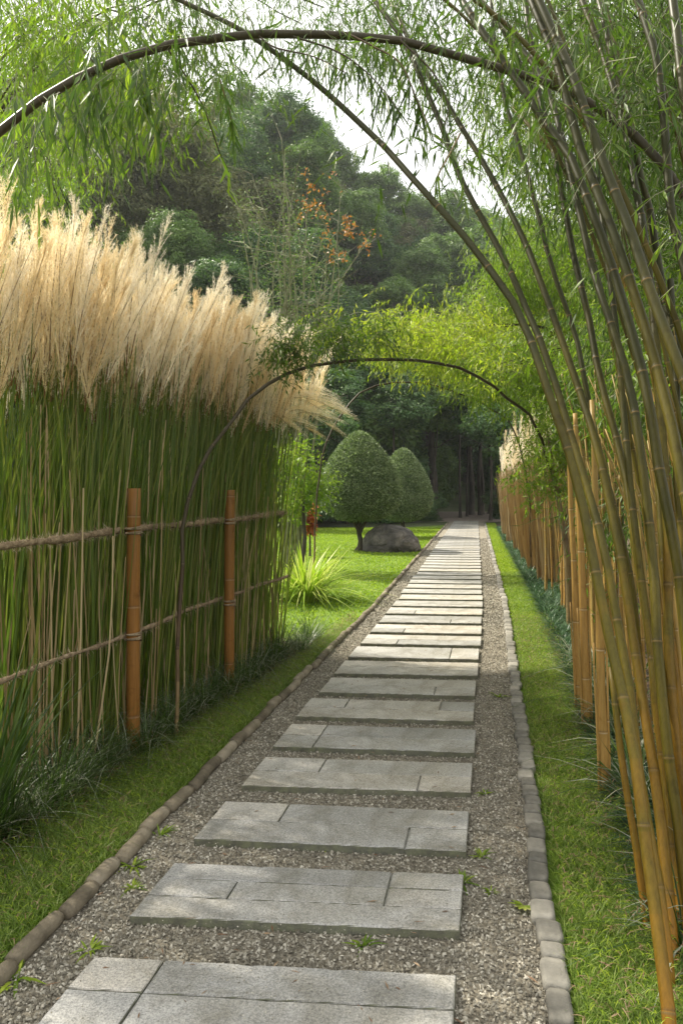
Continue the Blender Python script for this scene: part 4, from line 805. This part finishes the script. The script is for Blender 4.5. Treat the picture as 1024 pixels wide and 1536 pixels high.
# low hedge shrubs behind the lawn
hd = [(430,33,1.6),(480,32,1.7),(520,33,1.5),(560,34,1.5),(600,35,1.3),(630,37,1.1),(390,31,1.8),(340,30,1.8),(790,36,1.4),(760,40,1.2),(825,31,1.5)]
for k, (px, D, r_) in enumerate(hd):
    x = (px-CX)/F*D; t_ = empty('hedge_shrub', (x, D, 0), 'dark shrub at the back of the lawn, %s listed from the left' % ordw(k+1) if 0 else 'dark low shrub at the back of the garden, %s from the left' % ordw(sorted(h[0] for h in hd).index(px)+1), 'shrub', 'dark shrubs at the back of the garden')
    inst('crown', random.choice(CM), t_, (0, 0, r_*.75), (0, 0, random.uniform(0, 6)), (r_*1.25, r_, r_), M['dark'])

# ---------------------------------------------------------------- small things on the gravel
def weed(px, py, s, lab, m='bright'):
    D = F*H/(py-CY); b = W(px, py, D); b[2] = .014; g = tuftmesh(16, .03, .07, .012, 1.3, .8, 3, .015); o = put('weed', g, M[m], None, label=lab, category='weed'); o.location = b; o.scale = (s, s, s*.7)
for a in [(200,1305,1.2,'weed sprout beside the left edging near the second slab'),(198,1338,.9,'bright green sprig left of the second slab'),(135,1432,1.1,'low weed left of the first slab'),(25,1475,1.5,'bright sprig by the left edging in the bottom corner'),(545,1425,1.,'leafy sprig in front of the second slab'),
          (692,1330,1.1,'green sprig at the right corner of the second slab'),(722,1290,.9,'sprig on the gravel right of the third slab'),(727,1195,.9,'sprig on the gravel right of the fourth slab'),(748,1048,1.6,'low moss patch by the right cobbles'),(735,1345,.7,'tiny sprig right of the second slab'),(240,1258,1.2,'weed tuft hugging the left edging'),(480,1277,.8,'tiny sprig in front of the third slab')]: weed(*a)
def fallen(px, py, s, m, lab):
    D = F*H/(py-CY); b = W(px, py, D); b[2] = .03; g = G(); n = 7; a = np.linspace(-1.5, 1.5, n)+random.uniform(0, 6); d = unit(np.stack([np.cos(a), np.sin(a), .25+0*a], 1)); g.leaves(np.zeros((n, 3)), d, np.tile([[0, .3, 1.]], (n, 1)), s*U(.7, 1, n), s*.45)
    o = put('fallen_leaf', g, M[m], None, label=lab, category='leaf'); o.location = b
fallen(785, 1370, .07, 'flax', 'large yellow green fallen leaf beside the right cobbles'); fallen(674, 1410, .022, 'orange', 'small orange fallen leaf at the corner of the second slab'); fallen(620, 1403, .02, 'litter', 'small brown fallen leaf before the second slab'); fallen(10, 1495, .03, 'flax', 'yellow leaf in the bottom left corner')
# understorey on the hill and at the wood's edge: rounded bushes and small trees filling between the crowns
ui = 0
for k in range(290):
    D = random.uniform(38, 92); px = random.uniform(-120, 820); x = (px-CX)/F*D
    if D < 62 and x > 2.0: D = random.uniform(62, 96); x = (px-CX)/F*D
    zb = float(hill(x, D)); r_ = random.uniform(2.2, 4.2); ui += 1
    t_ = empty('hillside_tree', (x, D, zb-.2), 'small rounded tree filling the wooded hillside between the taller trees', 'tree', 'small trees covering the hillside')
    inst('crown', random.choice(CM), t_, (0, 0, r_*.95), (0, 0, random.uniform(0, 6)), (r_*1.15, r_, r_*1.05), M[random.choice(['dark', 'mid', 'olive', 'mid', 'dark'])])
for k, (px, D, r_) in enumerate([(505,38,2.3),(545,41,2.4),(590,40,2.2),(625,45,2.2),(560,47,3.),(790,44,2.2),(830,42,2.6),(765,50,2.2),(470,36,2.3),(650,52,2.2)]):
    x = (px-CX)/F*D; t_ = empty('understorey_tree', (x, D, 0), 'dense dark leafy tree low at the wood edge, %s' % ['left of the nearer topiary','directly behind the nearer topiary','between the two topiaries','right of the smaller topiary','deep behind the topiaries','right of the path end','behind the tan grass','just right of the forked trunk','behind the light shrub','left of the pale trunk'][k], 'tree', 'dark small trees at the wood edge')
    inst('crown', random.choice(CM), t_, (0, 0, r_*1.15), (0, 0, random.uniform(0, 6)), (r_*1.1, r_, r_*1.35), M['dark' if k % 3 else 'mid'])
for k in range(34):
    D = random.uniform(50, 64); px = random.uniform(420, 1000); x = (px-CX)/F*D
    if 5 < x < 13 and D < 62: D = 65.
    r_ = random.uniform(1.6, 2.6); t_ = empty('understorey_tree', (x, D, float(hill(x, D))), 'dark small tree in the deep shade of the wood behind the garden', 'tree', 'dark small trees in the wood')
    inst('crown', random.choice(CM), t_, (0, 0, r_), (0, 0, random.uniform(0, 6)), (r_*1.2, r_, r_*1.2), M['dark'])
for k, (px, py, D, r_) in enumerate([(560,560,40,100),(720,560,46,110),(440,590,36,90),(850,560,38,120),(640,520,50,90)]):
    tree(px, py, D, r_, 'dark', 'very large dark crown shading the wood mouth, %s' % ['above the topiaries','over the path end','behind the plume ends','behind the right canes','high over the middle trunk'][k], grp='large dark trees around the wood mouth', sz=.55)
HZ = 0.0005
if HZ:
    g = G(); x0, x1, y0, y1, z0, z1 = -120, 120, -12, 130, -1.2, 75
    v = [(x0,y0,z0),(x1,y0,z0),(x1,y1,z0),(x0,y1,z0),(x0,y0,z1),(x1,y0,z1),(x1,y1,z1),(x0,y1,z1)]
    g.add(v, [[0,3,2,1],[4,5,6,7],[0,1,5,4],[1,2,6,5],[2,3,7,6],[3,0,4,7]])
    m, nt, N, Lk, out = mat('haze'); pv = N.new('ShaderNodeVolumePrincipled'); pv.inputs['Color'].default_value = (.93, .96, 1, 1); pv.inputs['Density'].default_value = HZ; pv.inputs['Anisotropy'].default_value = .3
    Lk.new(pv.outputs[0], out.inputs['Volume']); put('haze', g, m, kind='stuff', label='thin pale haze in the air over the garden and hill', category='haze')

# loose pale strands among the tufts and longer blades in the turf
def strands(name, n, xf, y0, y1, L0, L1, wd, m, lab, cat):
    y = U(y0, y1, n); x = xf(y, rng.random(n)); a = U(0, 6.28, n); g = G()
    d = unit(np.stack([np.cos(a)*U(.2, 1.2, n), np.sin(a)*U(.2, 1.2, n), np.ones(n)], 1)); b = np.stack([np.cos(a), np.sin(a), -1.2+0*a], 1)*U(.3, 1, n)[:, None]
    g.strips(np.stack([x, y, U(.01, .12, n)], 1), d, np.stack([-np.sin(a), np.cos(a), 0*a], 1), U(L0, L1, n), wd, b, 5); put(name, g, m, kind='stuff', label=lab, category=cat)
strands('dry_strands', 1300, lambda y, t: FX(y)+.2-t*.5, 2.8, 7.4, .12, .45, .0035, M['paleblade'], 'thin pale curling strands among dark tufts under the fence', 'grass')
strands('turf_flecks', 9000, lambda y, t: Rx(y)+.40+t*.44, 2.0, 9, .015, .03, .003, M['lawnblade'], 'lighter fresh blades scattered through the right turf strip', 'grass')
strands('turf_flecks', 5000, lambda y, t: Rx(y)-1.5-t*(Rx(y)-1.5-FX(y)-.2), 2.2, 7.5, .02, .035, .003, M['lawnblade'], 'lighter fresh blades scattered through the left turf strip', 'grass')
strands('dry_strands', 450, lambda y, t: Rx(y)+.86+t*.3, 2.3, 7, .15, .45, .005, M['paleblade'], 'thin pale curling strands at the foot of the golden canes', 'grass')

im = [tuftmesh(46, .55, 1.15, .022, .28, .25, 6, .10).mesh('upright_leaf_clump', M['tuft']) for _ in range(2)]
for k, (y, o_) in enumerate([(2.75, .02), (3.0, .14), (3.3, .0)]):
    inst('upright_leaf_clump', im[k % 2], None, (float(FX(y))+o_+.04, y, .01), (0, 0, k*1.7), 1., label='tall dark upright leaf clump in the lower left corner, %s from the left' % ordw(k+1), category='plant', group='upright leaf clumps at the left edge')
# fallen dry leaves lying about on path, slabs and turf
n = 420; y = 2.1+11*rng.random(n)**1.4; x = Rx(y)+U(-1.6, .8, n); z = np.where((x < Rx(y)) & (x > Rx(y)-1.19), .053, np.where(x > Rx(y)+.36, .045, .03))
g = G(); d = rdir(n); d[:, 2] *= .1; g.leaves(np.stack([x, y, z], 1), unit(d), unit(np.stack([U(-.3, .3, n), U(-.3, .3, n), np.ones(n)], 1)), U(.018, .055, n), U(.004, .010, n)); put('fallen_bamboo_leaves', g, M['litter'], kind='stuff', label='scattered small dry bamboo leaves over path and turf', category='leaf litter')

# grit kicked on to the nearer slabs, thatch in the turf
n = 5200; y = 2.0+5.5*rng.random(n)**1.3; x = Rx(y)-U(0, 1.19, n); ph = np.array([noise.noise(Vector((float(p)*2.2, float(q_)*2.2, 5.))) for p, q_ in zip(x, y)]); kp = (ph > .12) | (rng.random(n) < .12); x, y = x[kp], y[kp]; n = len(x)
g = G(); d = rdir(n); d[:, 2] *= .15; g.leaves(np.stack([x, y, np.full(n, .0525)], 1), unit(d), unit(np.stack([U(-.4, .4, n), U(-.4, .4, n), np.ones(n)], 1)), U(.003, .009, n), U(.003, .006, n)); put('grit', g, M['chip'], kind='stuff', label='fine grit scattered over the nearer slabs', category='gravel')
strands('turf_thatch', 7000, lambda y, t: np.where(t < .5, Rx(y)+.39+t*.9, Rx(y)-1.5-(t-.5)*2*np.maximum(Rx(y)-1.5-FX(y)-.1, .1)), 2.0, 9, .02, .045, .003, M['litter'], 'dry thatch and dead blades in the turf strips', 'grass')
